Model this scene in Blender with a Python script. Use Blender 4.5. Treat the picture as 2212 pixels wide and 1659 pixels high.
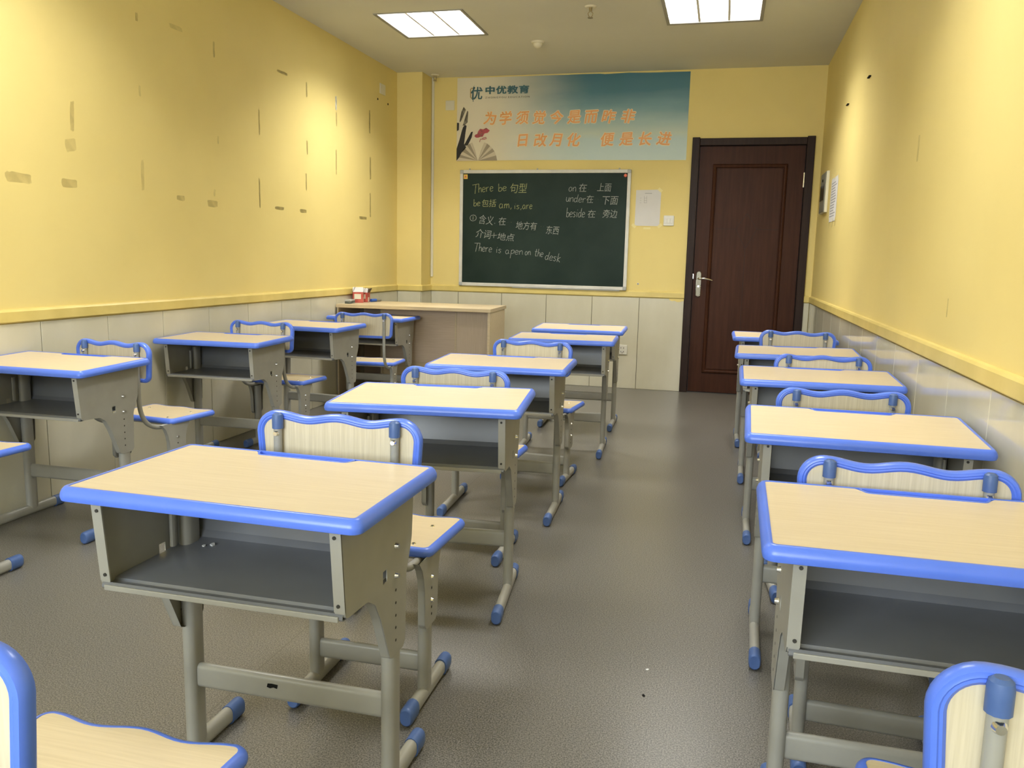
import bpy, bmesh, math, random
from mathutils import Vector, Matrix
random.seed(7)
PI = math.pi
for o in list(bpy.data.objects): bpy.data.objects.remove(o)
S = bpy.context.scene
COL = S.collection

# ------------------------------------------------------------------ camera
cam_data = bpy.data.cameras.new('camera')
cam_data.sensor_width = 36.0
cam_data.lens = 36.0 * 1775.44 / 2212.0
cam_data.clip_start = 0.02
cam = bpy.data.objects.new('camera', cam_data); COL.objects.link(cam)
fw = Vector((-0.24127559, 0.95856843, -0.15143532)); rt = Vector((0.96867157, 0.24734188, 0.022302)); up = Vector((-0.05883429, 0.14131016, 0.98821555))
cam.matrix_world = Matrix(((rt.x, up.x, -fw.x, 0), (rt.y, up.y, -fw.y, 0), (rt.z, up.z, -fw.z, 1.1187), (0, 0, 0, 1)))
S.camera = cam
# ------------------------------------------------------------------ world, exposure
w = bpy.data.worlds.new('world'); S.world = w; w.use_nodes = True
w.node_tree.nodes['Background'].inputs[0].default_value = (0.05, 0.05, 0.05, 1)
S.view_settings.view_transform = 'Standard'; S.view_settings.look = 'None'
S.view_settings.gamma = 1.0; S.view_settings.use_curve_mapping = False
S.view_settings.exposure = 0.18
S.cycles.use_adaptive_sampling = True; S.cycles.adaptive_threshold = 0.03; S.cycles.use_light_tree = False
S.cycles.max_bounces = 6; S.cycles.diffuse_bounces = 4; S.cycles.glossy_bounces = 3; S.cycles.transparent_max_bounces = 6
S.cycles.caustics_reflective = False; S.cycles.caustics_refractive = False
# ------------------------------------------------------------------ room measures
XL, XR, YB, YF, ZC = -2.853, 0.713, -1.9, 7.237, 2.69
ZT, ZTT = 0.808, 0.860
LIGHTS = [(-2.032, 5.62), (-0.156, 5.58), (-2.032, 2.62), (-0.156, 2.62)]   # the rear pair is switched off
DEAD = [(-2.032, -0.35), (-0.156, -0.35)]
LIGHT_W = {5.62: 19.5, 5.58: 19.5, 2.62: 15.5}   # the middle pair is set weaker to even out the desk tops
LIGHT_SPREAD = math.radians(128)
for lx, ly in LIGHTS:                      # the recessed fluorescent fittings' light, cut off by their louvres
    ld = bpy.data.lights.new('fixture_light', 'AREA'); ld.shape = 'SQUARE'; ld.size = 0.55
    ld.energy = LIGHT_W[ly]; ld.color = (1.0, 0.985, 0.92); ld.spread = LIGHT_SPREAD
    lo = bpy.data.objects.new('fixture_light', ld); COL.objects.link(lo); lo.location = (lx, ly, ZC - 0.004)

WX0, WX1, WZ0, WZ1 = -2.3, 0.1, 0.95, 2.25   # window in the wall behind the viewer
ld = bpy.data.lights.new('window_daylight', 'AREA'); ld.shape = 'RECTANGLE'; ld.size = WX1 - WX0; ld.size_y = WZ1 - WZ0; ld.energy = 122.0; ld.color = (0.86, 0.94, 1.0)
lo = bpy.data.objects.new('window_daylight', ld); COL.objects.link(lo); lo.location = ((WX0 + WX1) / 2, YB - 0.02, (WZ0 + WZ1) / 2); lo.rotation_euler = (PI / 2, 0, 0)

# ------------------------------------------------------------------ materials
def srgb(r, g, b):
    f = lambda c: (c / 255 / 12.92) if c / 255 <= 0.04045 else ((c / 255 + 0.055) / 1.055) ** 2.4
    return (f(r), f(g), f(b), 1.0)
def base(name):
    m = bpy.data.materials.new(name); m.use_nodes = True
    nt = m.node_tree; return m, nt, nt.nodes['Principled BSDF']
def N(nt, t, **kw):
    n = nt.nodes.new(t)
    for k, v in kw.items(): setattr(n, k, v)
    return n
def plain(name, col, rough=0.5, metal=0.0, spec=0.5, emit=None, coat=0.0):
    m, nt, b = base(name)
    b.inputs['Base Color'].default_value = col; b.inputs['Roughness'].default_value = rough
    b.inputs['Metallic'].default_value = metal; b.inputs['Specular IOR Level'].default_value = spec
    b.inputs['Coat Weight'].default_value = coat
    if emit: b.inputs['Emission Color'].default_value = (1, 1, 1, 1); b.inputs['Emission Strength'].default_value = emit
    return m
def noisy(name, c1, c2, scale=(1, 1, 1), nscale=5.0, detail=4, rough=0.5, spec=0.5, lo=0.35, hi=0.65, bump=0.0, bscale=200.0, rvar=0.0, coords='Object'):
    m, nt, b = base(name); L = nt.links
    tc = N(nt, 'ShaderNodeTexCoord'); mp = N(nt, 'ShaderNodeMapping'); mp.inputs['Scale'].default_value = scale
    nz = N(nt, 'ShaderNodeTexNoise'); nz.inputs['Scale'].default_value = nscale; nz.inputs['Detail'].default_value = detail
    cr = N(nt, 'ShaderNodeValToRGB'); cr.color_ramp.elements[0].position = lo; cr.color_ramp.elements[1].position = hi
    cr.color_ramp.elements[0].color = c1; cr.color_ramp.elements[1].color = c2
    L.new(tc.outputs[coords], mp.inputs[0]); L.new(mp.outputs[0], nz.inputs[0]); L.new(nz.outputs[0], cr.inputs[0]); L.new(cr.outputs[0], b.inputs['Base Color'])
    b.inputs['Roughness'].default_value = rough; b.inputs['Specular IOR Level'].default_value = spec
    if rvar:
        mr = N(nt, 'ShaderNodeMapRange'); mr.inputs[3].default_value = rough - rvar; mr.inputs[4].default_value = rough + rvar
        n2 = N(nt, 'ShaderNodeTexNoise'); n2.inputs['Scale'].default_value = 2.5; n2.inputs['Detail'].default_value = 6
        L.new(tc.outputs[coords], n2.inputs[0]); L.new(n2.outputs[0], mr.inputs[0]); L.new(mr.outputs[0], b.inputs['Roughness'])
    if bump:
        n3 = N(nt, 'ShaderNodeTexNoise'); n3.inputs['Scale'].default_value = bscale; n3.inputs['Detail'].default_value = 3
        bp = N(nt, 'ShaderNodeBump'); bp.inputs['Strength'].default_value = bump; bp.inputs['Distance'].default_value = 0.002
        L.new(tc.outputs[coords], n3.inputs[0]); L.new(n3.outputs[0], bp.inputs['Height']); L.new(bp.outputs[0], b.inputs['Normal'])
    return m
M = {}
M['wall'] = noisy('yellow_paint', (0.775, 0.632, 0.245, 1), (0.815, 0.668, 0.265, 1), nscale=1.6, rough=0.55, spec=0.25, bump=0.08, bscale=120)
M['ceiling'] = noisy('ceiling_paint', (0.66, 0.65, 0.58, 1), (0.70, 0.69, 0.62, 1), nscale=1.2, rough=0.8, spec=0.1)
M['tile'] = noisy('glazed_tile', (0.60, 0.57, 0.44, 1), (0.65, 0.62, 0.49, 1), nscale=2.0, rough=0.16, spec=0.5, coords='Generated')
M['tile_gloss'] = noisy('polished_tile', (0.60, 0.57, 0.45, 1), (0.65, 0.62, 0.50, 1), nscale=2.0, rough=0.09, spec=0.7, coords='Generated')
M['grout'] = plain('dark_grout', (0.10, 0.085, 0.05, 1), 0.9)
M['trim'] = noisy('yellow_trim_paint', (0.68, 0.54, 0.17, 1), (0.76, 0.61, 0.21, 1), scale=(1, 1, 1), nscale=6, rough=0.4)
M['tabletop'] = noisy('desk_laminate', (0.610, 0.505, 0.345, 1), (0.690, 0.585, 0.418, 1), scale=(1.2, 30, 30), nscale=5, detail=6, rough=0.38, spec=0.4, lo=0.25, hi=0.75)
M['seatwood'] = noisy('seat_laminate', (0.62, 0.51, 0.325, 1), (0.71, 0.595, 0.40, 1), scale=(1.5, 40, 40), nscale=5, detail=6, rough=0.38, spec=0.4, lo=0.25, hi=0.75)
M['backwood'] = noisy('backrest_laminate', (0.56, 0.49, 0.345, 1), (0.68, 0.61, 0.45, 1), scale=(60, 60, 2.2), nscale=4, detail=5, rough=0.42, spec=0.35, lo=0.3, hi=0.7)
M['blue'] = noisy('blue_plastic', (0.092, 0.190, 0.76, 1), (0.105, 0.208, 0.82, 1), nscale=8, rough=0.30, spec=0.5)
M['cap'] = noisy('dull_blue_plastic', (0.055, 0.11, 0.29, 1), (0.085, 0.15, 0.36, 1), nscale=14, rough=0.42, spec=0.45)
M['metal'] = noisy('grey_painted_steel', (0.30, 0.295, 0.265, 1), (0.35, 0.345, 0.31, 1), nscale=7, rough=0.34, spec=0.5, rvar=0.06)
M['tray'] = noisy('shaded_tray_steel', (0.16, 0.168, 0.185, 1), (0.19, 0.20, 0.22, 1), nscale=5, rough=0.30, spec=0.6, rvar=0.06)  # same grey paint as the frame, darkened for the shade inside the tray
M['chrome'] = plain('bright_screw_steel', (0.75, 0.74, 0.70, 1), 0.18, 1.0)
M['dark'] = plain('dark_hole', (0.012, 0.012, 0.012, 1), 0.9, spec=0.1)
M['hole'] = plain('shaded_bolt_hole', (0.045, 0.043, 0.038, 1), 0.8, spec=0.2)
M['door'] = noisy('dark_door_veneer', (0.044, 0.0150, 0.0075, 1), (0.062, 0.022, 0.011, 1), scale=(14, 14, 1.0), nscale=3, detail=5, rough=0.42, spec=0.14)
M['doorframe'] = noisy('dark_door_frame', (0.026, 0.014, 0.011, 1), (0.036, 0.020, 0.015, 1), scale=(14, 14, 1.0), nscale=3, rough=0.42, spec=0.16)
M['board'] = noisy('chalkboard_green', (0.013, 0.026, 0.021, 1), (0.023, 0.040, 0.033, 1), scale=(1, 1, 1), nscale=2.2, detail=6, rough=0.45, spec=0.14)
M['aluminium'] = noisy('aluminium_frame', (0.62, 0.61, 0.56, 1), (0.72, 0.71, 0.66, 1), nscale=9, rough=0.35, spec=0.5)
M['alucorner'] = plain('grey_corner_plastic', (0.42, 0.43, 0.42, 1), 0.45)
M['white'] = noisy('white_plastic', (0.74, 0.73, 0.68, 1), (0.78, 0.77, 0.72, 1), nscale=4, rough=0.35)
M['whitedim'] = noisy('old_white_plastic', (0.70, 0.66, 0.52, 1), (0.74, 0.70, 0.56, 1), nscale=4, rough=0.4)
M['paper'] = noisy('white_paper', (0.70, 0.69, 0.69, 1), (0.74, 0.73, 0.73, 1), nscale=5, rough=0.8, spec=0.1)
M['ink'] = plain('grey_print', (0.32, 0.32, 0.34, 1), 0.8)
M['teak'] = noisy('beige_desk_board', (0.50, 0.40, 0.25, 1), (0.60, 0.49, 0.32, 1), scale=(2, 30, 30), nscale=4, rough=0.4, lo=0.25, hi=0.75)
M['teakv'] = noisy('rosy_vertical_board', (0.52, 0.41, 0.29, 1), (0.60, 0.48, 0.35, 1), scale=(50, 50, 2), nscale=4, rough=0.45, lo=0.25, hi=0.75)
M['teakh'] = noisy('rosy_horizontal_board', (0.48, 0.37, 0.265, 1), (0.57, 0.45, 0.33, 1), scale=(2, 40, 40), nscale=4, rough=0.45, lo=0.25, hi=0.75)
M['red'] = noisy('red_carton', (0.42, 0.055, 0.035, 1), (0.55, 0.11, 0.075, 1), nscale=30, rough=0.5)
M['kraft'] = plain('dark_carton_inside', (0.10, 0.075, 0.05, 1), 0.8)
M['felt'] = noisy('green_grey_felt', (0.045, 0.06, 0.05, 1), (0.20, 0.22, 0.20, 1), scale=(1, 1, 3), nscale=25, rough=0.9)
M['bluetoy'] = plain('blue_marker_plastic', (0.03, 0.11, 0.45, 1), 0.35)
M['panelgrey'] = noisy('grey_switchbox_paint', (0.20, 0.19, 0.15, 1), (0.25, 0.24, 0.19, 1), nscale=9, rough=0.35)
M['window'] = plain('brown_smoked_cover', (0.035, 0.025, 0.012, 1), 0.25)
M['yellowtag'] = plain('yellow_sticker', (0.75, 0.50, 0.09, 1), 0.5)
M['orange'] = plain('orange_magnet', (0.75, 0.13, 0.04, 1), 0.4)
M['lamp'] = plain('glowing_tube', (1, 1, 1, 1), 0.5, emit=24.0); M['lamp'].cycles.emission_sampling = 'NONE'
M['reflector'] = plain('white_reflector', (0.82, 0.82, 0.82, 1), 0.25)
M['lampframe'] = plain('fixture_rim', (0.30, 0.29, 0.25, 1), 0.5)
M['brass'] = plain('dull_brass', (0.40, 0.33, 0.2, 1), 0.35, 1.0)
M['pane'] = plain('window_glass', (0.8, 0.86, 0.9, 1), 0.05)
M['plate'] = plain('dull_handle_plate', (0.20, 0.18, 0.13, 1), 0.3, 0.6)
M['kitwhite'] = plain('white_scrap', (0.8, 0.8, 0.78, 1), 0.8)

# floor: speckled grey vinyl sheet with one welded seam
def floor_mat():
    m, nt, b = base('speckled_vinyl'); L = nt.links
    tc = N(nt, 'ShaderNodeTexCoord')
    n1 = N(nt, 'ShaderNodeTexNoise'); n1.inputs['Scale'].default_value = 265; n1.inputs['Detail'].default_value = 3; n1.inputs['Roughness'].default_value = 0.7
    c1 = N(nt, 'ShaderNodeValToRGB'); e = c1.color_ramp.elements
    e[0].position = 0.40; e[0].color = (0.066, 0.061, 0.052, 1); e[1].position = 0.62; e[1].color = (0.245, 0.231, 0.202, 1)
    n2 = N(nt, 'ShaderNodeTexNoise'); n2.inputs['Scale'].default_value = 0.9; n2.inputs['Detail'].default_value = 2
    c2 = N(nt, 'ShaderNodeMapRange'); c2.clamp = False; c2.inputs[3].default_value = 0.84; c2.inputs[4].default_value = 1.10
    mx = N(nt, 'ShaderNodeMix', data_type='RGBA', blend_type='MULTIPLY'); mx.inputs[0].default_value = 1.0
    sx = N(nt, 'ShaderNodeSeparateXYZ'); a = N(nt, 'ShaderNodeMath', operation='ADD'); a.inputs[1].default_value = 1.16
    ab = N(nt, 'ShaderNodeMath', operation='ABSOLUTE'); lt = N(nt, 'ShaderNodeMath', operation='LESS_THAN'); lt.inputs[1].default_value = 0.0016
    m2 = N(nt, 'ShaderNodeMix', data_type='RGBA'); m2.inputs[7].default_value = (0.10, 0.09, 0.075, 1)
    L.new(tc.outputs['Object'], n1.inputs[0]); L.new(tc.outputs['Object'], n2.inputs[0]); L.new(n1.outputs[0], c1.inputs[0]); L.new(n2.outputs[0], c2.inputs[0])
    L.new(c1.outputs[0], mx.inputs[6]); L.new(c2.outputs[0], mx.inputs[7])
    L.new(tc.outputs['Object'], sx.inputs[0]); L.new(sx.outputs[0], a.inputs[0]); L.new(a.outputs[0], ab.inputs[0]); L.new(ab.outputs[0], lt.inputs[0])
    L.new(lt.outputs[0], m2.inputs[0]); L.new(mx.outputs[2], m2.inputs[6]); L.new(m2.outputs[2], b.inputs['Base Color'])
    b.inputs['Roughness'].default_value = 0.30
    b.inputs['Specular IOR Level'].default_value = 0.5
    return m
M['floor'] = floor_mat()
def see_through(name, col, alpha, nscale=18, rough=0.6):
    m, nt, b = base(name); L = nt.links
    b.inputs['Base Color'].default_value = col; b.inputs['Roughness'].default_value = rough
    tc = N(nt, 'ShaderNodeTexCoord'); nz = N(nt, 'ShaderNodeTexNoise'); nz.inputs['Scale'].default_value = nscale; nz.inputs['Detail'].default_value = 5
    mr = N(nt, 'ShaderNodeMapRange'); mr.inputs[1].default_value = 0.35; mr.inputs[2].default_value = 0.6; mr.inputs[3].default_value = alpha * 0.45; mr.inputs[4].default_value = alpha
    L.new(tc.outputs['Object'], nz.inputs[0]); L.new(nz.outputs[0], mr.inputs[0]); L.new(mr.outputs[0], b.inputs['Alpha'])
    return m
M['residue'] = see_through('tape_residue', (0.48, 0.39, 0.15, 1), 0.20)
M['residue_faint'] = see_through('faint_tape_residue', (0.48, 0.39, 0.15, 1), 0.12)
M['residue_white'] = see_through('bare_plaster', (0.85, 0.82, 0.72, 1), 0.85)
M['chalk'] = see_through('white_chalk', (0.52, 0.55, 0.52, 1), 0.80, 160, 0.9)
M['chalk_yellow'] = see_through('yellow_chalk', (0.52, 0.54, 0.26, 1), 0.80, 160, 0.9)
M['chalk_faint'] = see_through('faint_chalk', (0.45, 0.48, 0.45, 1), 0.4, 160, 0.9)
M['tape'] = plain('pale_masking_tape', (0.86, 0.75, 0.36, 1), 0.5)

# ------------------------------------------------------------------ mesh helpers
def mesh_of(bm, smooth=False, name='mesh', angle=None):
    me = bpy.data.meshes.new(name); bmesh.ops.recalc_face_normals(bm, faces=bm.faces); bm.to_mesh(me); bm.free()
    if smooth:
        for p in me.polygons: p.use_smooth = True
        if angle is not None:
            me.set_sharp_from_angle(angle=angle)
    return me
def box(bm, x0, x1, y0, y1, z0, z1, bev=0.0, seg=2, mat=None):
    r = bmesh.ops.create_cube(bm, size=1.0); vs = r['verts']
    for v in vs: v.co = Vector(((x0 + x1) / 2 + v.co.x * (x1 - x0), (y0 + y1) / 2 + v.co.y * (y1 - y0), (z0 + z1) / 2 + v.co.z * (z1 - z0)))
    if bev:
        es = list({e for v in vs for e in v.link_edges})
        bmesh.ops.bevel(bm, geom=es, offset=bev, segments=seg, affect='EDGES', profile=0.5)
def bmb(*a, **k):
    bm = bmesh.new(); box(bm, *a, **k); return bm
def stadium(wx, wy, n=6):
    """flat-oval profile wx by wy (wy the longer)"""
    if wx > wy: return [(y, x) for x, y in stadium(wy, wx, n)][::-1]
    r = wx / 2; h = wy / 2 - r; P = []
    for i in range(n + 1): a = PI * i / n; P.append((r * math.cos(a), h + r * math.sin(a)))
    for i in range(n + 1): a = PI + PI * i / n; P.append((r * math.cos(a), -h + r * math.sin(a)))
    return P
def circle(r, n=12): return [(r * math.cos(2 * PI * i / n), r * math.sin(2 * PI * i / n)) for i in range(n)]
def sweep(bm, path, prof, upv=(0, 0, 1), cap=True, closed=False, scales=None):
    """sweep closed profile (u,v) along path; u along side, v along up"""
    path = [Vector(p) for p in path]; n = len(path); rings = []
    for i, p in enumerate(path):
        if closed: d = path[(i + 1) % n] - path[i - 1]
        else: d = path[min(i + 1, n - 1)] - path[max(i - 1, 0)]
        d.normalize(); U = Vector(upv)
        side = d.cross(U)
        if side.length < 1e-4: side = Vector((1, 0, 0))
        side.normalize(); vv = side.cross(d).normalized()
        k = 1.0
        if not closed and 0 < i < n - 1:
            a = (path[i] - path[i - 1]).normalized(); b = (path[i + 1] - path[i]).normalized(); k = 1
        s = scales[i] if scales else 1.0
        rings.append([bm.verts.new(p + side * (u * s) + vv * (v * s)) for u, v in prof])
    m = len(prof); R = range(n if closed else n - 1)
    for i in R:
        a, b = rings[i], rings[(i + 1) % n]
        for j in range(m): bm.faces.new((a[j], a[(j + 1) % m], b[(j + 1) % m], b[j]))
    if cap and not closed: bm.faces.new(rings[0]); bm.faces.new(rings[-1][::-1])
def ring_band(bm, outline, prof):
    """moulding around a closed planar xy outline; prof = closed list of (outward, z)"""
    n = len(outline); P = [Vector((p[0], p[1])) for p in outline]; rings = []
    area = sum(P[i].x * P[(i + 1) % n].y - P[(i + 1) % n].x * P[i].y for i in range(n)); sg = 1 if area > 0 else -1
    for i in range(n):
        e0 = (P[i] - P[i - 1]).normalized(); e1 = (P[(i + 1) % n] - P[i]).normalized()
        n0 = Vector((e0.y, -e0.x)) * sg; n1 = Vector((e1.y, -e1.x)) * sg; nn = n0 + n1
        nn = nn / max(0.35, nn.dot(n0)) if nn.length > 1e-6 else n0
        rings.append([bm.verts.new((P[i].x + nn.x * u, P[i].y + nn.y * u, z)) for u, z in prof])
    m = len(prof)
    for i in range(n):
        a, b = rings[i], rings[(i + 1) % n]
        for j in range(m): bm.faces.new((a[j], a[(j + 1) % m], b[(j + 1) % m], b[j]))
def prism(bm, pts, z0, z1):
    a = [bm.verts.new((x, y, z0)) for x, y in pts]; b = [bm.verts.new((x, y, z1)) for x, y in pts]; n = len(pts)
    bm.faces.new(a[::-1]); bm.faces.new(b)
    for i in range(n): bm.faces.new((a[i], a[(i + 1) % n], b[(i + 1) % n], b[i]))
def rounded(pts, radii, seg=5):
    """round the corners of polygon pts"""
    out = []; n = len(pts)
    for i in range(n):
        p = Vector(pts[i]); r = radii[i] if isinstance(radii, (list, tuple)) else radii
        a = (Vector(pts[i - 1]) - p); b = (Vector(pts[(i + 1) % n]) - p)
        if r <= 0: out.append(tuple(p)); continue
        ang = a.angle(b); t = min(r / math.tan(ang / 2), a.length * .49, b.length * .49)
        p0 = p + a.normalized() * t; p1 = p + b.normalized() * t
        for k in range(seg + 1):
            s = k / seg; out.append(tuple((1 - s) ** 2 * p0 + 2 * s * (1 - s) * p + s * s * p1))
    return out
def fill2d(loops, thick, bev=0.0):
    """mesh of a flat shape with holes (first loop outer), in xy, centred in z"""
    cu = bpy.data.curves.new('outline', 'CURVE'); cu.dimensions = '2D'; cu.fill_mode = 'BOTH'; cu.extrude = thick / 2
    for lp in loops:
        sp = cu.splines.new('POLY'); sp.points.add(len(lp) - 1)
        for q, (x, y) in zip(sp.points, lp): q.co = (x, y, 0, 1)
        sp.use_cyclic_u = True
    ob = bpy.data.objects.new('outline', cu); COL.objects.link(ob)
    me = bpy.data.meshes.new_from_object(ob.evaluated_get(bpy.context.evaluated_depsgraph_get()))
    bpy.data.objects.remove(ob); bpy.data.curves.remove(cu); return me
def xform(me, mat): me.transform(mat); return me
def text_mesh(body, size, shear=0.0, offset=0.0, thick=0.0004, align='LEFT', spacing=1.0):
    cu = bpy.data.curves.new('letters', 'FONT'); cu.body = body; cu.size = size; cu.shear = shear; cu.offset = offset; cu.extrude = thick / 2
    cu.align_x = align; cu.space_character = spacing; cu.resolution_u = 3
    ob = bpy.data.objects.new('letters', cu); COL.objects.link(ob)
    me = bpy.data.meshes.new_from_object(ob.evaluated_get(bpy.context.evaluated_depsgraph_get()))
    bpy.data.objects.remove(ob); bpy.data.curves.remove(cu); return me
def bounds(me):
    xs = [v.co.x for v in me.vertices]; ys = [v.co.y for v in me.vertices]; return min(xs), max(xs), min(ys), max(ys)

def fatten(me, r, n=8):
    """bolder lettering: the glyph and copies of it shifted all round"""
    bm = bmesh.new(); bm.from_mesh(me)
    for k in range(n):
        m2 = me.copy(); m2.transform(Matrix.Translation((r * math.cos(2 * PI * k / n), r * math.sin(2 * PI * k / n), 1e-5 * (k + 1)))); bm.from_mesh(m2); bpy.data.meshes.remove(m2)
    out = bpy.data.meshes.new('letters'); bm.to_mesh(out); bm.free(); return out

# ------------------------------------------------------------------ object helpers
def obj(name, me, mat, parent=None, loc=None, rot=None, label=None):
    if isinstance(me, bmesh.types.BMesh): me = mesh_of(me)
    if mat is not None and not me.materials: me.materials.append(M[mat])
    o = bpy.data.objects.new(name, me); COL.objects.link(o)
    if parent is not None: o.parent = parent
    if loc: o.location = loc
    if rot: o.rotation_euler = rot
    if label: o['label'] = label
    return o
def tag(o, label, cat, group=None):
    o['label'] = label; o['category'] = cat
    if group: o['group'] = group
    return o
def thing(name, label, cat, loc=(0, 0, 0), rz=0.0, group=None):
    o = bpy.data.objects.new(name, None); o.empty_display_size = 0.1; COL.objects.link(o); o.location = loc; o.rotation_euler = (0, 0, rz)
    return tag(o, label, cat, group)
def struct(name, me, mat, label=None):
    o = obj(name, me, mat); o['kind'] = 'structure'
    if label: o['label'] = label
    return o

# ================================================================== THE ROOM
PX1, PY0 = -2.62, 6.99           # corner pillar
struct('floor', bmb(XL - .1, XR + .1, YB - .1, YF + .1, -0.08, 0), 'floor', 'grey speckled vinyl floor with a long seam')
loops = [[(XL - .1, YB - .1), (XR + .1, YB - .1), (XR + .1, YF + .1), (XL - .1, YF + .1)]]
for lx, ly in LIGHTS + DEAD: h = 0.300; loops.append([(lx - h, ly - h), (lx - h, ly + h), (lx + h, ly + h), (lx + h, ly - h)])
ce = fill2d(loops, 0.05); ce.transform(Matrix.Translation((0, 0, ZC + 0.025))); struct('ceiling', ce, 'ceiling', 'plain off-white ceiling')
wl = struct('wall_left', bmb(XL - .12, XL, YB, YF, 0, ZC), 'wall', 'yellow wall with old tape marks above cream tiles')
wr = struct('wall_right', bmb(XR, XR + .12, YB, YF, 0, ZC), 'wall', 'yellow wall above glossy cream tiles beside the desks')
bm = bmesh.new(); box(bm, XL - .12, WX0, YB - .12, YB, 0, ZC); box(bm, WX1, XR + .12, YB - .12, YB, 0, ZC); box(bm, WX0, WX1, YB - .12, YB, 0, WZ0); box(bm, WX0, WX1, YB - .12, YB, WZ1, ZC)
wb = struct('wall_back', bm, 'wall', 'yellow wall with window behind the viewer')
win = bpy.data.objects.new('window_1', None); COL.objects.link(win); win.location = (0, YB, 0); win['kind'] = 'structure'; win['label'] = 'wide daylight window behind the viewer'
for a, b in ((WX0, WX0 + .05), ((WX0 + WX1) / 2 - .025, (WX0 + WX1) / 2 + .025), (WX1 - .05, WX1)): obj('window_stile', bmb(a, b, -.10, -.05, WZ0, WZ1), 'white', win)
for a, b in ((WZ0, WZ0 + .05), (WZ1 - .05, WZ1)): obj('window_rail', bmb(WX0, WX1, -.10, -.05, a, b), 'white', win)
for a, b in ((WX0 + .05, (WX0 + WX1) / 2 - .025), ((WX0 + WX1) / 2 + .025, WX1 - .05)): obj('pane', bmb(a, b, -.078, -.074, WZ0 + .05, WZ1 - .05), 'pane', win)
DX0, DX1, DZ = -0.314, 0.657, 2.145
bm = bmesh.new(); box(bm, XL - .12, DX0 + .03, YF, YF + .12, 0, ZC); box(bm, DX1 - .03, XR + .12, YF, YF + .12, 0, ZC); box(bm, DX0 + .03, DX1 - .03, YF, YF + .12, DZ - .03, ZC)
wf = struct('wall_front', bm, 'wall', 'yellow end wall with blackboard, banner and door')
pil = struct('wall_pillar', bmb(XL, PX1, PY0, YF, 0, ZC), 'wall', 'square yellow corner pillar')
# glazed wainscot tiles, each its own piece, on a dark joint bed
def tiles_on(parent, axis, plane, sgn, cuts, mat, z1=ZT - 0.006):
    lo, hi = min(cuts), max(cuts)
    if axis == 'y': bed = bmb(*sorted((plane, plane + sgn * .0025)), lo, hi, 0, z1)
    else: bed = bmb(lo, hi, *sorted((plane, plane + sgn * .0025)), 0, z1)
    obj('tile_bed', bed, 'grout', parent)
    cache = {}
    for a, b in zip(cuts[:-1], cuts[1:]):
        wdt = round(b - a, 4)
        if wdt not in cache:
            g = 0.0019
            if axis == 'y': bmx = bmb(*sorted((0, sgn * .008)), -wdt / 2 + g, wdt / 2 - g, 0.001, z1, bev=.0012, seg=1)
            else: bmx = bmb(-wdt / 2 + g, wdt / 2 - g, *sorted((0, sgn * .008)), 0.001, z1, bev=.0012, seg=1)
            cache[wdt] = mesh_of(bmx); cache[wdt].materials.append(M[mat])
        c = (a + b) / 2
        obj('tile', cache[wdt], None, parent, (plane, c, 0) if axis == 'y' else (c, plane, 0), rot=(0, 0, 0))
def cuts(start, step, lo, hi):
    k = math.ceil((lo - start) / step + 1e-6); L = [lo]
    while start + k * step < hi - 0.01: L.append(round(start + k * step, 4)); k += 1
    return L + [hi]
tiles_on(wl, 'y', XL, 1, cuts(2.938, .4035, YB, PY0), 'tile')
tiles_on(wr, 'y', XR, -1, cuts(2.396, .4215, YB, YF - .01), 'tile_gloss')
tiles_on(wf, 'x', YF, -1, cuts(-0.695, .4135, PX1 + .009, DX0), 'tile')
tiles_on(wf, 'x', YF, -1, [DX1, XR - .009], 'tile')
tiles_on(pil, 'x', PY0, -1, [XL + .009, PX1 + .008], 'tile')
tiles_on(pil, 'y', PX1, 1, [PY0 - .008, YF], 'tile')
# raised yellow dado trim, with an eased top edge
def trim(name, a, b, axis, plane, sgn, label):
    prof = [(0, ZT), (.014, ZT), (.017, ZT + .004), (.017, ZTT - .008), (.011, ZTT), (0, ZTT + .003)]
    bm = bmesh.new(); n = len(prof); va, vb = [], []
    for d, z in prof:
        if axis == 'y': va.append(bm.verts.new((plane + sgn * d, a, z))); vb.append(bm.verts.new((plane + sgn * d, b, z)))
        else: va.append(bm.verts.new((a, plane + sgn * d, z))); vb.append(bm.verts.new((b, plane + sgn * d, z)))
    for i in range(n): bm.faces.new((va[i], va[(i + 1) % n], vb[(i + 1) % n], vb[i]))
    bm.faces.new(va); bm.faces.new(vb[::-1])
    return struct(name, bm, 'trim', label)
trim('trim_1', YB, PY0, 'y', XL, 1, 'yellow dado trim on the tape-marked wall')
trim('trim_2', YB, YF, 'y', XR, -1, 'yellow dado trim on the wall beside the door')
trim('trim_3', PX1, DX0, 'x', YF, -1, 'yellow dado trim under the blackboard')
trim('trim_4', DX1, XR, 'x', YF, -1, 'short yellow trim between door and side wall')
trim('trim_5', XL, PX1 + .017, 'x', PY0, -1, 'yellow trim on the front of the corner pillar')
trim('trim_6', PY0, YF, 'y', PX1, 1, 'yellow trim on the side of the corner pillar')

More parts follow.
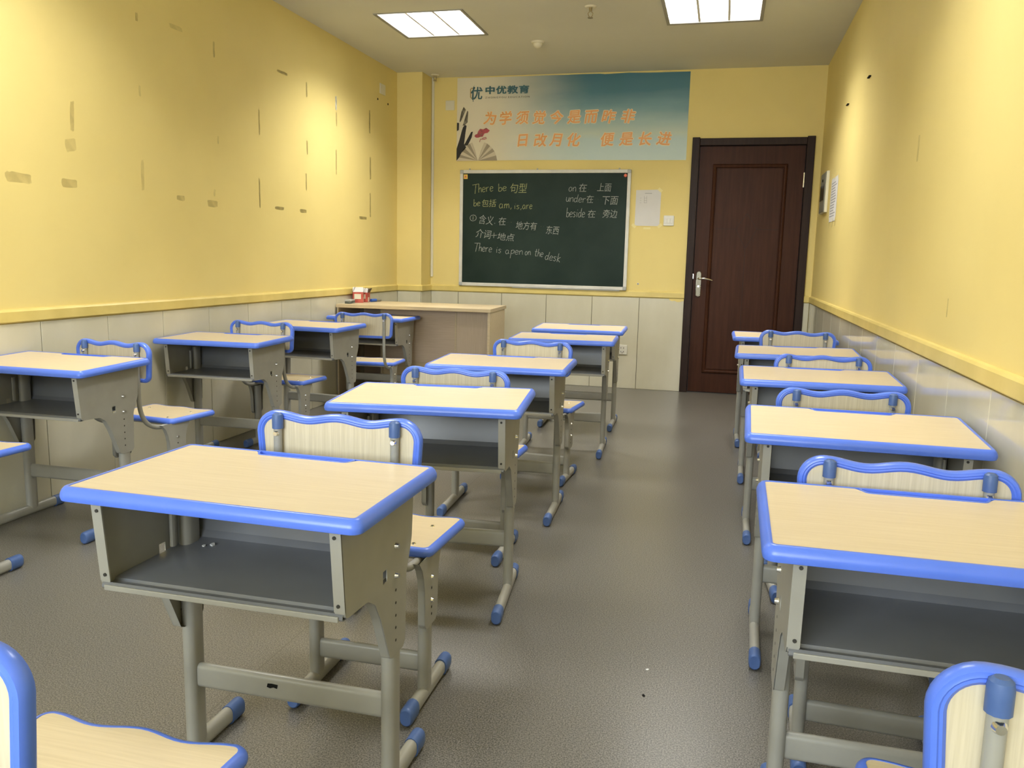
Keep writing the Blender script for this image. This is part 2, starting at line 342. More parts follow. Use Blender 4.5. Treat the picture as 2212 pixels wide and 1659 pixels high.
# old tape marks on the left wall: (y, z, half-length, half-width, tilt degrees, material)
marks = [(2.88, 1.402, .064, .022, 0, 'residue'), (3.157, 1.404, .045, .019, 0, 'residue'), (3.177, 1.573, .032, .028, 10, 'residue_faint'),
         (3.194, 1.70, .066, .011, 86, 'residue'), (3.644, 1.49, .075, .010, 88, 'residue_faint'), (3.65, 1.895, .026, .007, 89, 'residue_faint'),
         (3.942, 1.398, .033, .013, 0, 'residue'), (4.226, 1.388, .047, .019, 0, 'residue'), (3.65, 2.243, .02, .009, 88, 'residue'),
         (3.953, 2.271, .052, .012, 0, 'residue_faint'), (4.286, 2.241, .042, .008, 90, 'residue'), (4.742, 1.92, .076, .007, 90, 'residue_faint'),
         (4.728, 1.488, .088, .008, 90, 'residue'), (4.967, 1.408, .055, .010, 0, 'residue'), (5.283, 1.409, .045, .012, 0, 'residue'),
         (5.036, 2.276, .065, .009, 0, 'residue_faint'), (5.358, 2.23, .05, .010, 90, 'residue_faint'), (5.353, 1.845, .045, .009, 90, 'residue_faint'),
         (5.333, 1.611, .058, .009, 90, 'residue_faint'), (5.805, 2.223, .05, .012, 90, 'residue_white'), (5.81, 2.11, .05, .009, 90, 'residue_faint'),
         (5.80, 1.80, .09, .008, 90, 'residue_faint'), (6.406, 2.185, .09, .012, 90, 'residue'), (6.417, 1.818, .09, .012, 90, 'residue'),
         (6.414, 1.52, .098, .010, 90, 'residue'), (6.268, 1.412, .07, .012, 0, 'residue'), (3.691, 2.40, .04, .012, 90, 'residue_faint'),
         (4.25, 1.45, .02, .008, 80, 'residue_faint'), (4.30, 1.75, .022, .007, 85, 'residue_faint')]
for y, z, hl, hw, tl, mt in marks:
    pts = []
    for i in range(22):
        a = 2 * PI * i / 22; c, s = math.cos(a), math.sin(a)
        sx = math.copysign(abs(c) ** .35, c); sy = math.copysign(abs(s) ** .35, s); j = 1 + random.uniform(-.07, .07)
        pts.append((sx * hl * j, sy * hw * j * (1 + random.uniform(-.12, .12))))
    bm = bmesh.new(); prism(bm, pts, 0, 0.0006); me = mesh_of(bm)
    me.transform(Matrix.Rotation(math.radians(tl), 4, 'Z')); me.transform(Matrix(((0, 0, 1, 0), (1, 0, 0, 0), (0, 1, 0, 0), (0, 0, 0, 1))))
    obj('tape_mark', me, mt, wl, (XL, y, z))
for y, z in ((6.571, 2.393), (6.785, 2.39)):
    bm = bmesh.new(); bmesh.ops.create_cone(bm, cap_ends=True, segments=12, radius1=.009, radius2=.009, depth=.002); me = mesh_of(bm); me.transform(Matrix.Rotation(PI / 2, 4, 'Y'))
    obj('screw_hole', me, 'dark', wl, (XL + .001, y, z))
# yellow paint run over the tiles next to the door frame, and a plugged screw hole
bm = bmesh.new(); prism(bm, [(-.444, .806), (-.436, .790), (-.415, .782), (-.395, .786), (-.372, .776), (-.345, .778), (-.330, .786), (-.316, .784), (-.316, .806)], 0, .0006); me = mesh_of(bm); me.transform(Matrix(((1, 0, 0, 0), (0, 0, -1, 0), (0, 1, 0, 0), (0, 0, 0, 1)))); obj('paint_run', me, 'wall', wf, (0, YF - .0082, 0))
bm = bmesh.new(); bmesh.ops.create_cone(bm, cap_ends=True, segments=14, radius1=.009, radius2=.007, depth=.004); me = mesh_of(bm); me.transform(Matrix.Rotation(PI / 2, 4, 'X')); wp = obj('wall_plug', me, 'paper', wf, (-.714, YF - .002, .922))
bm = bmesh.new(); bmesh.ops.create_cone(bm, cap_ends=True, segments=10, radius1=.004, radius2=.004, depth=.002); me = mesh_of(bm); me.transform(Matrix.Rotation(PI / 2, 4, 'X')); obj('screw_hole', me, 'dark', wp, (0, -.002, 0))
# nails and scuffs on the right wall
for y, z, l in ((5.017, 2.139, .03), (5.834, 2.138, .03)): obj('nail', bmb(-.012, 0, -l, l, -.003, .003), 'dark', wr, (XR, y, z))
obj('scuff', bmb(-.0006, 0, -.012, .012, -.05, .05), 'residue_faint', wr, (XR, 3.62, 1.58))
obj('scuff', bmb(-.0006, 0, -.004, .004, -.03, .03), 'residue', wr, (XR, 2.95, .99))

# ------------------------------------------------------------------ door
UPRIGHT0 = Matrix(((1, 0, 0, 0), (0, 0, -1, 0), (0, 1, 0, 0), (0, 0, 0, 1)))
door = bpy.data.objects.new('door_1', None); COL.objects.link(door); door.location = ((DX0 + DX1) / 2, YF, 0); door['kind'] = 'structure'; door['label'] = 'dark brown panelled door with chrome lever handle'
cx = (DX0 + DX1) / 2; X0, X1 = DX0 - cx, DX1 - cx
obj('door_jamb', bmb(X0, X0 + .062, -.022, .12, 0, DZ, bev=.004), 'doorframe', door); obj('door_jamb', bmb(X1 - .062, X1, -.022, .12, 0, DZ, bev=.004), 'doorframe', door)
obj('door_head', bmb(X0 + .062, X1 - .062, -.018, .12, DZ - .066, DZ - .008, bev=.004), 'doorframe', door)
lx0, lx1, lz = X0 + .066, X1 - .066, DZ - .070
bm = bmesh.new(); box(bm, lx0, lx1, .012, .052, .006, lz, bev=.003)
leaf = obj('door_leaf', bm, 'door', door)
# raised moulding framing the inset panel
px0, px1, pz0, pz1 = -.119 - cx, .445 - cx, .19, 1.915
mold = [(-.016, 0), (-.010, .010), (0, .013), (.010, .010), (.016, 0)]
bm = bmesh.new(); ring_band(bm, [(px0, pz0), (px1, pz0), (px1, pz1), (px0, pz1)], mold); me = mesh_of(bm)
me.transform(Matrix(((1, 0, 0, 0), (0, 0, -1, .012), (0, 1, 0, 0), (0, 0, 0, 1)))); obj('panel_moulding', me, 'door', leaf)
bm = bmesh.new(); box(bm, px0 + .02, px1 - .02, .006, .014, pz0 + .02, pz1 - .02, bev=.003); obj('inset_panel', bm, 'door', leaf)
bm = bmesh.new(); mxp = (px0 + px1) / 2
for a, b in (((px0 + .03, 1.40), (mxp - .085, 1.40)), ((mxp - .085, 1.40), (mxp, 1.53)), ((mxp, 1.53), (mxp + .085, 1.40)), ((mxp + .085, 1.40), (px1 - .03, 1.40)), ((mxp - .085, 1.40), (mxp, 1.24)), ((mxp, 1.24), (mxp + .085, 1.40)), ((mxp, 1.24), (mxp, .24))):
    sweep(bm, [(a[0], .006, a[1]), (b[0], .006, b[1])], [(-.002, -.0015), (.002, -.0015), (.002, .0015), (-.002, .0015)], upv=(0, 1, 0))
obj('carved_line', bm, 'doorframe', leaf)
hp = [(.021 * math.cos(a), .086 * (1 if math.sin(a) >= 0 else -1) + .022 * math.sin(a)) for a in [2 * PI * i / 24 for i in range(24)]]
bm = bmesh.new(); ring_band(bm, hp, [(-.004, .006), (0, .011), (.003, .006), (.003, 0), (-.004, 0)]); me = mesh_of(bm, True, angle=.6)
me.transform(Matrix(((1, 0, 0, 0), (0, 0, -1, 0), (0, 1, 0, 0), (0, 0, 0, 1))))
hd = obj('handle_rim', me, 'chrome', leaf, (-.202 - cx, .012, .936))
bm = bmesh.new(); prism(bm, hp, 0, .005); me = mesh_of(bm); me.transform(UPRIGHT0); obj('handle_plate', me, 'plate', hd)
bm = bmesh.new(); sweep(bm, [(0, -.005, .045), (0, -.05, .045), (.012, -.058, .047), (.045, -.060, .049), (.085, -.056, .042), (.115, -.050, .033)], circle(.0085, 8), upv=(0, .1, 1), scales=[1, 1, 1.1, 1.05, .9, .6])
obj('lever', mesh_of(bm, True, angle=.8), 'chrome', hd)
bm = bmesh.new(); bmesh.ops.create_cone(bm, cap_ends=True, segments=14, radius1=.011, radius2=.009, depth=.012); me = mesh_of(bm); me.transform(Matrix.Rotation(PI / 2, 4, 'X')); obj('keyhole', me, 'chrome', hd, (0, -.010, -.02))
obj('latch_plate', bmb(-.004, .004, -.004, .004, -.02, .02), 'chrome', door, (X0 + .064, .006, 1.0))
obj('hinge', bmb(-.005, .005, -.006, .006, -.06, .06, bev=.002), 'chrome', door, (X1 - .068, .004, 1.80))
obj('hinge', bmb(-.005, .005, -.006, .006, -.06, .06, bev=.002), 'chrome', door, (X1 - .068, .004, .30))

# ------------------------------------------------------------------ ceiling lights
for i, (lx, ly) in enumerate(LIGHTS + DEAD):
    lab = ['lit square ceiling light above the teacher desk', 'lit square ceiling light in front of the door', 'ceiling light over the row by the tape-marked wall', 'ceiling light over the aisle mid-room',
           'rear ceiling light by the tape-marked wall', 'rear ceiling light above the viewer'][i]
    t = thing('ceiling_light', lab, 'light', (lx, ly, ZC), 0, 'recessed fluorescent lights')
    bm = bmesh.new(); ring_band(bm, [(-.298, -.298), (.298, -.298), (.298, .298), (-.298, .298)], [(-.010, -.002), (.009, -.006), (.011, -.001), (.011, 0), (-.010, 0)]); obj('rim', bm, 'lampframe', t)
    bm = bmesh.new(); box(bm, -.298, .298, -.298, .298, .090, .095)
    for s in (-1, 1):
        box(bm, *sorted((s * .298, s * .292)), -.298, .298, 0.001, .092); box(bm, -.292, .292, *sorted((s * .298, s * .292)), 0.001, .092)
    obj('housing', bm, 'reflector', t)
    for k in (-1, 0, 1):
        bm = bmesh.new(); sweep(bm, [(k * .19, -.28, .06), (k * .19, .28, .06)], circle(.013, 10)); obj('tube', mesh_of(bm, True, angle=.8), 'lamp' if i < len(LIGHTS) else 'white', t)
    for k in (-.095, .095):
        bm = bmesh.new(); prism(bm, [(-.007, .004), (.007, .004), (.003, .06), (-.003, .06)], -.29, .29); me = mesh_of(bm); me.transform(Matrix(((1, 0, 0, k), (0, 0, 1, 0), (0, 1, 0, 0), (0, 0, 0, 1)))); obj('reflector', me, 'reflector', t)
    for k in range(-2, 3): obj('louvre', bmb(-.29, .29, -.0015, .0015, .006, .045), 'reflector', t, (0, k * .11, 0))
# ceiling sundries
t = thing('smoke_detector', 'small white dome smoke detector on the ceiling', 'detector', (-1.417, 6.178, ZC))
bm = bmesh.new(); bmesh.ops.create_cone(bm, cap_ends=True, segments=24, radius1=.045, radius2=.05, depth=.012, matrix=Matrix.Translation((0, 0, -.006))); obj('base', mesh_of(bm, True, angle=.6), 'whitedim', t)
bm = bmesh.new(); bmesh.ops.create_uvsphere(bm, u_segments=20, v_segments=10, radius=.036); me = mesh_of(bm, True); me.transform(Matrix.Diagonal((1, 1, .8, 1))); obj('dome', me, 'whitedim', t, (0, 0, -.016))
def sprinkler(label, loc, drop):
    t = thing('sprinkler', label, 'sprinkler', loc)
    bm = bmesh.new(); bmesh.ops.create_cone(bm, cap_ends=True, segments=20, radius1=.030, radius2=.038, depth=.008, matrix=Matrix.Translation((0, 0, -.004))); obj('escutcheon', bm, 'whitedim', t)
    bm = bmesh.new(); bmesh.ops.create_cone(bm, cap_ends=True, segments=12, radius1=.009, radius2=.011, depth=drop, matrix=Matrix.Translation((0, 0, -drop / 2))); obj('pipe', bm, 'brass', t)
    bm = bmesh.new()
    for s in (-1, 1): sweep(bm, [(s * .006, 0, -drop), (s * .016, 0, -drop - .012), (s * .010, 0, -drop - .028), (0, 0, -drop - .036)], circle(.003, 6), upv=(0, 1, 0))
    obj('yoke', bm, 'brass', t)
    bm = bmesh.new(); bmesh.ops.create_cone(bm, cap_ends=True, segments=16, radius1=.017, radius2=.017, depth=.003, matrix=Matrix.Translation((0, 0, -drop - .038))); obj('deflector', bm, 'brass', t)
sprinkler('brass sprinkler head hanging between the two ceiling lights', (-.905, 5.40, ZC), .03)
sprinkler('dark sprinkler head in the ceiling corner by the pillar', (-2.55, 7.12, ZC), .012)

# ------------------------------------------------------------------ blackboard with chalk writing
BX, BZ, BW, BH = -1.574, 1.3745, 1.528, 1.026
bb = thing('blackboard', 'dark green chalkboard with aluminium frame and chalk writing', 'blackboard', (BX, YF, BZ))
obj('board_surface', bmb(-BW / 2 + .02, BW / 2 - .02, -.022, -.003, -BH / 2 + .02, BH / 2 - .02), 'board', bb)
fwid = .030
obj('frame_rail', bmb(-BW / 2 + .03, BW / 2 - .03, -.032, -.001, BH / 2 - fwid, BH / 2, bev=.004), 'aluminium', bb); obj('frame_rail', bmb(-BW / 2 + .03, BW / 2 - .03, -.032, -.001, -BH / 2, -BH / 2 + fwid, bev=.004), 'aluminium', bb)
obj('frame_stile', bmb(-BW / 2, -BW / 2 + fwid, -.032, -.001, -BH / 2 + .03, BH / 2 - .03, bev=.004), 'aluminium', bb); obj('frame_stile', bmb(BW / 2 - fwid, BW / 2, -.032, -.001, -BH / 2 + .03, BH / 2 - .03, bev=.004), 'aluminium', bb)
for sx in (-1, 1):
    for sz in (-1, 1): obj('frame_corner', bmb(*sorted((sx * BW / 2, sx * (BW / 2 - .034))), -.034, -.001, *sorted((sz * BH / 2, sz * (BH / 2 - .034))), bev=.006), 'alucorner', bb)
obj('chalk_ledge', bmb(-.26, BW / 2 - .06, -.030, -.002, -BH / 2 - .006, -BH / 2 - .001), 'alucorner', bb)
for hx in (-.68, -.06, .66): obj('hook', bmb(hx - .006, hx + .006, -.010, -.001, BH / 2 - .002, BH / 2 + .014, bev=.002), 'alucorner', bb)
# handwriting: single-stroke letters, x-height .55, cap height 1
H = {'T': ([(-.05, .96), (.62, 1.02)], [(.30, .98), (.26, .5), (.20, -.12)]), 'h': ([(.05, 1.0), (.03, 0)], [(.03, .30), (.15, .52), (.27, .50), (.30, .30), (.32, 0)]),
     'e': ([(.03, .28), (.30, .34), (.28, .50), (.15, .56), (.03, .40), (.02, .15), (.12, 0), (.32, .08)],), 'r': ([(.03, .55), (.05, 0)], [(.05, .33), (.14, .50), (.28, .52)]),
     'b': ([(.05, 1.0), (.03, 0)], [(.03, .32), (.18, .50), (.32, .36), (.28, .06), (.12, -.01), (.03, .10)]), 'i': ([(.06, .55), (.08, .0)], [(.09, .76), (.10, .82)]),
     's': ([(.28, .50), (.12, .56), (.04, .42), (.16, .30), (.26, .16), (.16, .0), (.02, .06)],), 'a': ([(.30, .46), (.15, .55), (.02, .34), (.06, .06), (.18, .0), (.30, .20), (.31, .50), (.32, .12), (.40, .0)],),
     'm': ([(.02, .52), (.04, 0)], [(.04, .32), (.14, .52), (.22, .46), (.24, 0)], [(.24, .30), (.34, .52), (.42, .46), (.46, 0)]), 'n': ([(.03, .54), (.04, 0)], [(.04, .32), (.16, .53), (.28, .48), (.32, 0)]),
     'p': ([(.06, .60), (.0, -.55)], [(.05, .42), (.20, .62), (.33, .46), (.24, .14), (.04, .10)]), 'o': ([(.16, .54), (.03, .36), (.05, .06), (.18, 0), (.30, .16), (.30, .42), (.16, .54)],),
     't': ([(.16, .95), (.13, .2), (.20, .0), (.30, .06)], [(.0, .60), (.32, .64)]), 'd': ([(.30, .44), (.14, .52), (.02, .30), (.08, .02), (.20, .02), (.30, .22)], [(.36, 1.0), (.30, .3), (.36, 0)]),
     'k': ([(.05, 1.0), (.03, -.08)], [(.30, .56), (.06, .26), (.32, -.05)]), 'u': ([(.03, .55), (.04, .15), (.14, .0), (.26, .12), (.30, .55), (.31, .1), (.36, 0)],),
     ',': ([(.10, .06), (.04, -.16)],), '.': ([(.06, .0), (.10, .04)],), '+': ([(.0, .45), (.70, .50)], [(.34, .85), (.32, .10)]),
     '1': ([(.42, 1.0), (.10, .85), (.0, .45), (.15, .08), (.45, 0), (.75, .15), (.85, .5), (.70, .88), (.42, 1.0)], [(.42, .78), (.40, .2)])}
ADV = {'T': .56, 'm': .58, 'i': .22, ',': .26, '.': .22, 'd': .46, 'a': .48, '1': .9, '+': .75}
WORDS = [("There",-0.641,0.312,-0.456,0.330,0.073,1),("be",-0.407,0.327,-0.334,0.334,0.066,1),("句型",-0.299,0.313,-0.147,0.313,0.083,1),("be",-0.635,0.197,-0.574,0.201,0.059,1),("包括",-0.557,0.191,-0.424,0.192,0.066,1),("am,",-0.398,0.181,-0.285,0.182,0.070,1),("is,",-0.259,0.175,-0.194,0.176,0.056,1),("are",-0.183,0.176,-0.097,0.177,0.063,1),("1",-0.667,0.067,-0.609,0.068,0.052,0),("含义",-0.584,0.044,-0.454,0.031,0.080,0),(".",-0.447,0.047,-0.432,0.047,0.042,0),("在",-0.399,0.032,-0.329,0.033,0.070,0),("...",-0.319,0.057,-0.249,0.058,0.042,2),("地方有",-0.241,-0.001,-0.048,-0.009,0.070,0),("...",-0.039,0.026,0.015,0.025,0.042,2),("东西",0.035,-0.039,0.153,-0.044,0.073,0),("介词",-0.612,-0.077,-0.470,-0.092,0.077,0),("+",-0.467,-0.088,-0.415,-0.088,0.063,0),("地点",-0.411,-0.098,-0.253,-0.109,0.066,0),("There",-0.625,-0.197,-0.461,-0.208,0.070,0),("is",-0.420,-0.211,-0.372,-0.213,0.059,0),("a",-0.331,-0.220,-0.294,-0.219,0.063,0),("pen",-0.283,-0.222,-0.173,-0.223,0.063,0),("on",-0.151,-0.226,-0.100,-0.225,0.059,0),("the",-0.064,-0.233,0.012,-0.240,0.066,0),("desk",0.031,-0.261,0.168,-0.279,0.070,0),("on",0.226,0.331,0.289,0.328,0.066,0),("在",0.317,0.325,0.387,0.325,0.070,0),("...",0.400,0.345,0.465,0.345,0.042,2),("上面",0.476,0.329,0.600,0.327,0.070,0),("under",0.204,0.243,0.376,0.234,0.066,0),("在",0.387,0.231,0.449,0.231,0.066,0),("...",0.458,0.261,0.514,0.260,0.042,2),("下面",0.526,0.218,0.663,0.217,0.070,0),("beside",0.212,0.111,0.374,0.109,0.077,0),("在",0.402,0.106,0.471,0.106,0.066,0),("...",0.477,0.137,0.522,0.136,0.042,2),("旁边",0.530,0.107,0.657,0.105,0.070,0)]
def smooth_path(pts, k=4):
    if len(pts) < 3: return pts
    out = []; n = len(pts)
    for i in range(n - 1):
        p0, p1, p2, p3 = pts[max(i - 1, 0)], pts[i], pts[i + 1], pts[min(i + 2, n - 1)]
        for j in range(k):
            t = j / k; out.append(tuple(0.5 * ((2 * p1[c]) + (-p0[c] + p2[c]) * t + (2 * p0[c] - 5 * p1[c] + 4 * p2[c] - p3[c]) * t * t + (-p0[c] + 3 * p1[c] - 3 * p2[c] + p3[c]) * t ** 3) for c in (0, 1)))
    return out + [pts[-1]]
UPRIGHT = Matrix(((1, 0, 0, 0), (0, 0, -1, 0), (0, 1, 0, 0), (0, 0, 0, 1)))   # flat xy drawing -> standing in the xz plane, facing -y
for wd, x0, z0, x1, z1, ht, cmat in WORDS:
    ang = math.atan2(z1 - z0, x1 - x0); mt = ('chalk', 'chalk_yellow', 'chalk_faint')[cmat]; span = math.hypot(x1 - x0, z1 - z0)
    if wd[0] in H:
        bm = bmesh.new(); cxp = 0.0; segs = []
        for ch in wd:
            for st in H[ch]: segs.append([(px + cxp, pz) for px, pz in smooth_path(st)])
            cxp += ADV.get(ch, .40) if wd != '...' else .9
        xm = max(q[0] for s in segs for q in s); kx = span / xm
        for s in segs:
            s2 = [(px * kx + pz * ht * .06, pz * ht) for px, pz in s]
            sweep(bm, [(a, b, 0) for a, b in s2], [(-.0019, 0), (.0019, 0), (.0019, .0005), (-.0019, .0005)], upv=(0, 0, 1))
        me = mesh_of(bm)
    else:
        me = text_mesh(wd, 0.1, shear=0.12, offset=-0.0007, spacing=.98); a, b, c, d = bounds(me)
        me.transform(Matrix.Diagonal((span / (b - a), ht / (d - c), 1, 1)) @ Matrix.Translation((-a, -c, 0)))
    me.transform(Matrix.Rotation(ang, 4, 'Z')); me.transform(UPRIGHT)
    obj('chalk_word', me, mt, bb, (x0, -.0224, z0))
obj('sticker', bmb(-.018, .018, -.004, 0, -.020, .020, bev=.001), 'yellowtag', bb, (-.712, -.022, .455), label='yellow square sticker with a red mark')
bm = bmesh.new(); prism(bm, [(-.012, -.008), (.012, -.008), (0, .010)], 0, .001); me = mesh_of(bm); me.transform(UPRIGHT); obj('sticker_mark', me, 'red', bb, (-.712, -.0262, .455))
bm = bmesh.new(); bmesh.ops.create_cone(bm, cap_ends=True, segments=20, radius1=.015, radius2=.012, depth=.010); me = mesh_of(bm, True, angle=.5); me.transform(Matrix.Rotation(PI / 2, 4, 'X')); obj('magnet', me, 'orange', bb, (.716, -.028, .462), label='round orange magnet')

# ------------------------------------------------------------------ banner
NX0, NX1, NZ0, NZ1 = -2.381, -.360, 1.968, 2.680
bn = thing('banner', 'teal and beige wall banner with orange Chinese slogan above blackboard', 'banner', ((NX0 + NX1) / 2, YF, (NZ0 + NZ1) / 2))
def banner_mat():
    m, nt, b = base('banner_print'); L = nt.links
    tc = N(nt, 'ShaderNodeTexCoord'); sx = N(nt, 'ShaderNodeSeparateXYZ'); L.new(tc.outputs['Object'], sx.inputs[0])
    nz = N(nt, 'ShaderNodeTexNoise'); nz.inputs['Scale'].default_value = 2.6; nz.inputs['Detail'].default_value = 4
    mp = N(nt, 'ShaderNodeMapping'); mp.inputs['Scale'].default_value = (.6, 1, 2.2); L.new(tc.outputs['Object'], mp.inputs[0]); L.new(mp.outputs[0], nz.inputs[0])
    nn = N(nt, 'ShaderNodeMath', operation='MULTIPLY_ADD'); nn.inputs[1].default_value = .24; nn.inputs[2].default_value = -.12; L.new(nz.outputs[0], nn.inputs[0])
    vz = N(nt, 'ShaderNodeMapRange'); vz.inputs[1].default_value = -.356; vz.inputs[2].default_value = .356; L.new(sx.outputs[2], vz.inputs[0])
    az = N(nt, 'ShaderNodeMath', operation='ADD'); L.new(vz.outputs[0], az.inputs[0]); L.new(nn.outputs[0], az.inputs[1])
    rz = N(nt, 'ShaderNodeValToRGB'); e = rz.color_ramp.elements
    e[0].position = 0; e[0].color = (.56, .68, .66, 1); e[1].position = 1; e[1].color = (.040, .150, .205, 1)
    for p, c in ((.22, (.48, .61, .60, 1)), (.30, (.52, .60, .50, 1)), (.45, (.36, .49, .46, 1)), (.62, (.17, .31, .34, 1)), (.8, (.06, .18, .23, 1))):
        q = e.new(p); q.color = c
    L.new(az.outputs[0], rz.inputs[0])
    ax = N(nt, 'ShaderNodeMath', operation='MULTIPLY_ADD'); ax.inputs[1].default_value = 1.0; L.new(sx.outputs[0], ax.inputs[0]); L.new(nn.outputs[0], ax.inputs[2])
    rx = N(nt, 'ShaderNodeMapRange', interpolation_type='SMOOTHSTEP'); rx.inputs[1].default_value = -.85; rx.inputs[2].default_value = .22; L.new(ax.outputs[0], rx.inputs[0])
    mx = N(nt, 'ShaderNodeMix', data_type='RGBA'); mx.inputs[6].default_value = (.76, .70, .55, 1); L.new(rx.outputs[0], mx.inputs[0]); L.new(rz.outputs[0], mx.inputs[7]); L.new(mx.outputs[2], b.inputs['Base Color'])
    b.inputs['Roughness'].default_value = .36; return m
M['banner'] = banner_mat()
M['slogan'] = plain('orange_print', (.78, .36, .11, 1), .45); M['halo'] = plain('cream_print', (.86, .76, .52, 1), .45); M['teal'] = plain('teal_print', (.035, .12, .14, 1), .45)
M['inkblack'] = plain('black_ink_print', (.012, .010, .008, 1), .5); M['inkgrey'] = see_through('washed_ink_print', (.14, .12, .09, 1), .62, 22); M['pink'] = see_through('pink_print', (.55, .10, .13, 1), .75, 14)
M['page'] = plain('page_print', (.33, .28, .20, 1), .5); M['page2'] = plain('pale_page_print', (.62, .55, .42, 1), .5); M['gold'] = plain('gold_print', (.45, .30, .10, 1), .45)
nw, nh = (NX1 - NX0) / 2, (NZ1 - NZ0) / 2
bm = bmesh.new(); n = 40; top, bot = [], []      # slightly wavy vinyl sheet
for i in range(n + 1):
    x = -nw + 2 * nw * i / n; yy = -.004 - .002 * math.sin(i * .9)
    top.append((x, yy, nh - .006 * abs(math.sin(i * .21)) * (i > 25))); bot.append((x, yy - .001, -nh + .004 * math.sin(i * .12)))
va = [bm.verts.new(p) for p in bot]; vb = [bm.verts.new(p) for p in top]; vc = [bm.verts.new((p[0], p[1] + .0015, p[2])) for p in bot]; vd = [bm.verts.new((p[0], p[1] + .0015, p[2])) for p in top]
for i in range(n):
    bm.faces.new((va[i], va[i + 1], vb[i + 1], vb[i])); bm.faces.new((vc[i + 1], vc[i], vd[i], vd[i + 1])); bm.faces.new((va[i + 1], va[i], vc[i], vc[i + 1])); bm.faces.new((vb[i], vb[i + 1], vd[i + 1], vd[i]))
obj('sheet', mesh_of(bm, True, angle=.5), 'banner', bn)
bcx, bcz = (NX0 + NX1) / 2, (NZ0 + NZ1) / 2
def printed(name, me, mat, x, z, lift=0.0): me.transform(UPRIGHT); return obj(name, me, mat, bn, (x - bcx, -.0085 - lift, z - bcz))
slog = [(c, x, 2.333 - .006 * i / 8) for i, (c, x) in enumerate(zip("为学须觉今是而昨非", (-2.073, -1.931, -1.780, -1.63, -1.475, -1.325, -1.172, -1.022, -.857)))]
slog += [(c, x, 2.140) for c, x in zip("日改月化便是长进", (-1.772, -1.614, -1.476, -1.318, -1.026, -.869, -.708, -.551))]
for i, (c, x, z) in enumerate(slog):
    for nm, off, mt, lift in (('letter_halo', .0072, 'halo', 0), ('letter', .0026, 'slogan', .0007)):
        me = fatten(text_mesh(c, .118, shear=.16), off); a, b_, cc, d = bounds(me); me.transform(Matrix.Translation((-(a + b_) / 2, -(cc + d) / 2, 0)))
        me.transform(Matrix.Rotation(math.radians((-4, 3, 2, -3)[i % 4]), 4, 'Z')); printed(nm, me, mt, x, z, lift)
# logo: gold bracket, brush character and company name
bm = bmesh.new(); sweep(bm, [(.035, .045, 0), (.0, .045, 0), (-.006, .038, 0), (-.006, -.030, 0), (0, -.038, 0), (.045, -.038, 0)], [(-.004, 0), (.004, 0), (.004, .0004), (-.004, .0004)]); printed('logo_bracket', mesh_of(bm), 'gold', -2.250, 2.545)
me = fatten(text_mesh('优', .115, shear=.05), .0015); a, b_, cc, d = bounds(me); me.transform(Matrix.Translation((-(a + b_) / 2, -(cc + d) / 2, 0))); printed('logo_mark', me, 'teal', -2.200, 2.547, .0004)
bm = bmesh.new(); prism(bm, [(-.002, -.07), (.003, -.07), (.006, .06), (.012, .075), (-.002, .05)], 0, .0004); printed('logo_stroke', mesh_of(bm), 'teal', -2.232, 2.545, .0005)
me = fatten(text_mesh('中优教育', .092, spacing=1.10), .0028); a, b_, cc, d = bounds(me); me.transform(Matrix.Diagonal((.395 / (b_ - a), .070 / (d - cc), 1, 1)) @ Matrix.Translation((-a, -cc, 0))); printed('logo_name', me, 'teal', -2.120, 2.535, .0004)
me = text_mesh('ZHONGYOU EDUCATION', .024, spacing=1.3); a, b_, cc, d = bounds(me); me.transform(Matrix.Diagonal((.40 / (b_ - a), .014 / (d - cc), 1, 1)) @ Matrix.Translation((-a, -cc, 0))); printed('logo_subline', me, 'inkgrey', -2.120, 2.500, .0004)
Kx, Kz = .000515, .000506
zz = lambda X, Y: ((X - 60) * Kx, (1560 - Y) * Kz)
def blot(name, pts, mat, lift=0.0004):
    bm = bmesh.new(); prism(bm, [zz(*p) for p in pts], 0, .0004); bmesh.ops.triangulate(bm, faces=[f for f in bm.faces if len(f.verts) > 4]); printed(name, mesh_of(bm), mat, NX0 + .001, NZ0, lift)
blot('ink_blade', [(60, 1556), (60, 1350), (110, 1200), (150, 1050), (172, 985), (205, 945), (238, 960), (215, 1100), (195, 1270), (235, 1330), (150, 1420), (110, 1500)], 'inkblack')
blot('ink_blade', [(200, 1280), (320, 1068), (352, 1060), (330, 1160), (265, 1290), (220, 1300)], 'inkblack')
blot('ink_blade', [(105, 890), (140, 720), (180, 640), (222, 690), (190, 760), (130, 890)], 'inkgrey')
blot('ink_blade', [(62, 905), (100, 910), (95, 1030), (62, 1050)], 'inkblack')
blot('ink_blade', [(165, 960), (200, 850), (245, 705), (262, 720), (255, 900), (205, 950)], 'inkgrey')
blot('pink_cloud', [(380, 1140), (400, 1110), (430, 1105), (445, 1060), (480, 1015), (540, 1025), (590, 1000), (655, 1045), (620, 1085), (560, 1095), (530, 1150), (490, 1150), (470, 1130), (450, 1165), (410, 1165)], 'pink')
bm = bmesh.new(); sweep(bm, [(*zz(x, y), 0) for x, y in ((520, 1180), (590, 1160), (598, 1180), (560, 1195), (490, 1190), (475, 1240))], [(-.003, 0), (.003, 0), (.003, .0004), (-.003, .0004)]); printed('cloud_tail', mesh_of(bm), 'pink', NX0 + .001, NZ0, .0004)
fan = [(95, 1545), (105, 1500), (125, 1450), (160, 1395), (205, 1340), (250, 1300), (300, 1262), (345, 1245), (392, 1400)]
for i in range(len(fan) - 1): blot('book_page', [(448, 1556), fan[i], fan[i + 1]] if i else [(448, 1556), (80, 1556), fan[1]], 'page' if i % 2 else 'page2', .0004)
fan = [(500, 1400), (560, 1245), (610, 1270), (665, 1310), (705, 1350), (745, 1400), (775, 1470), (795, 1556)]
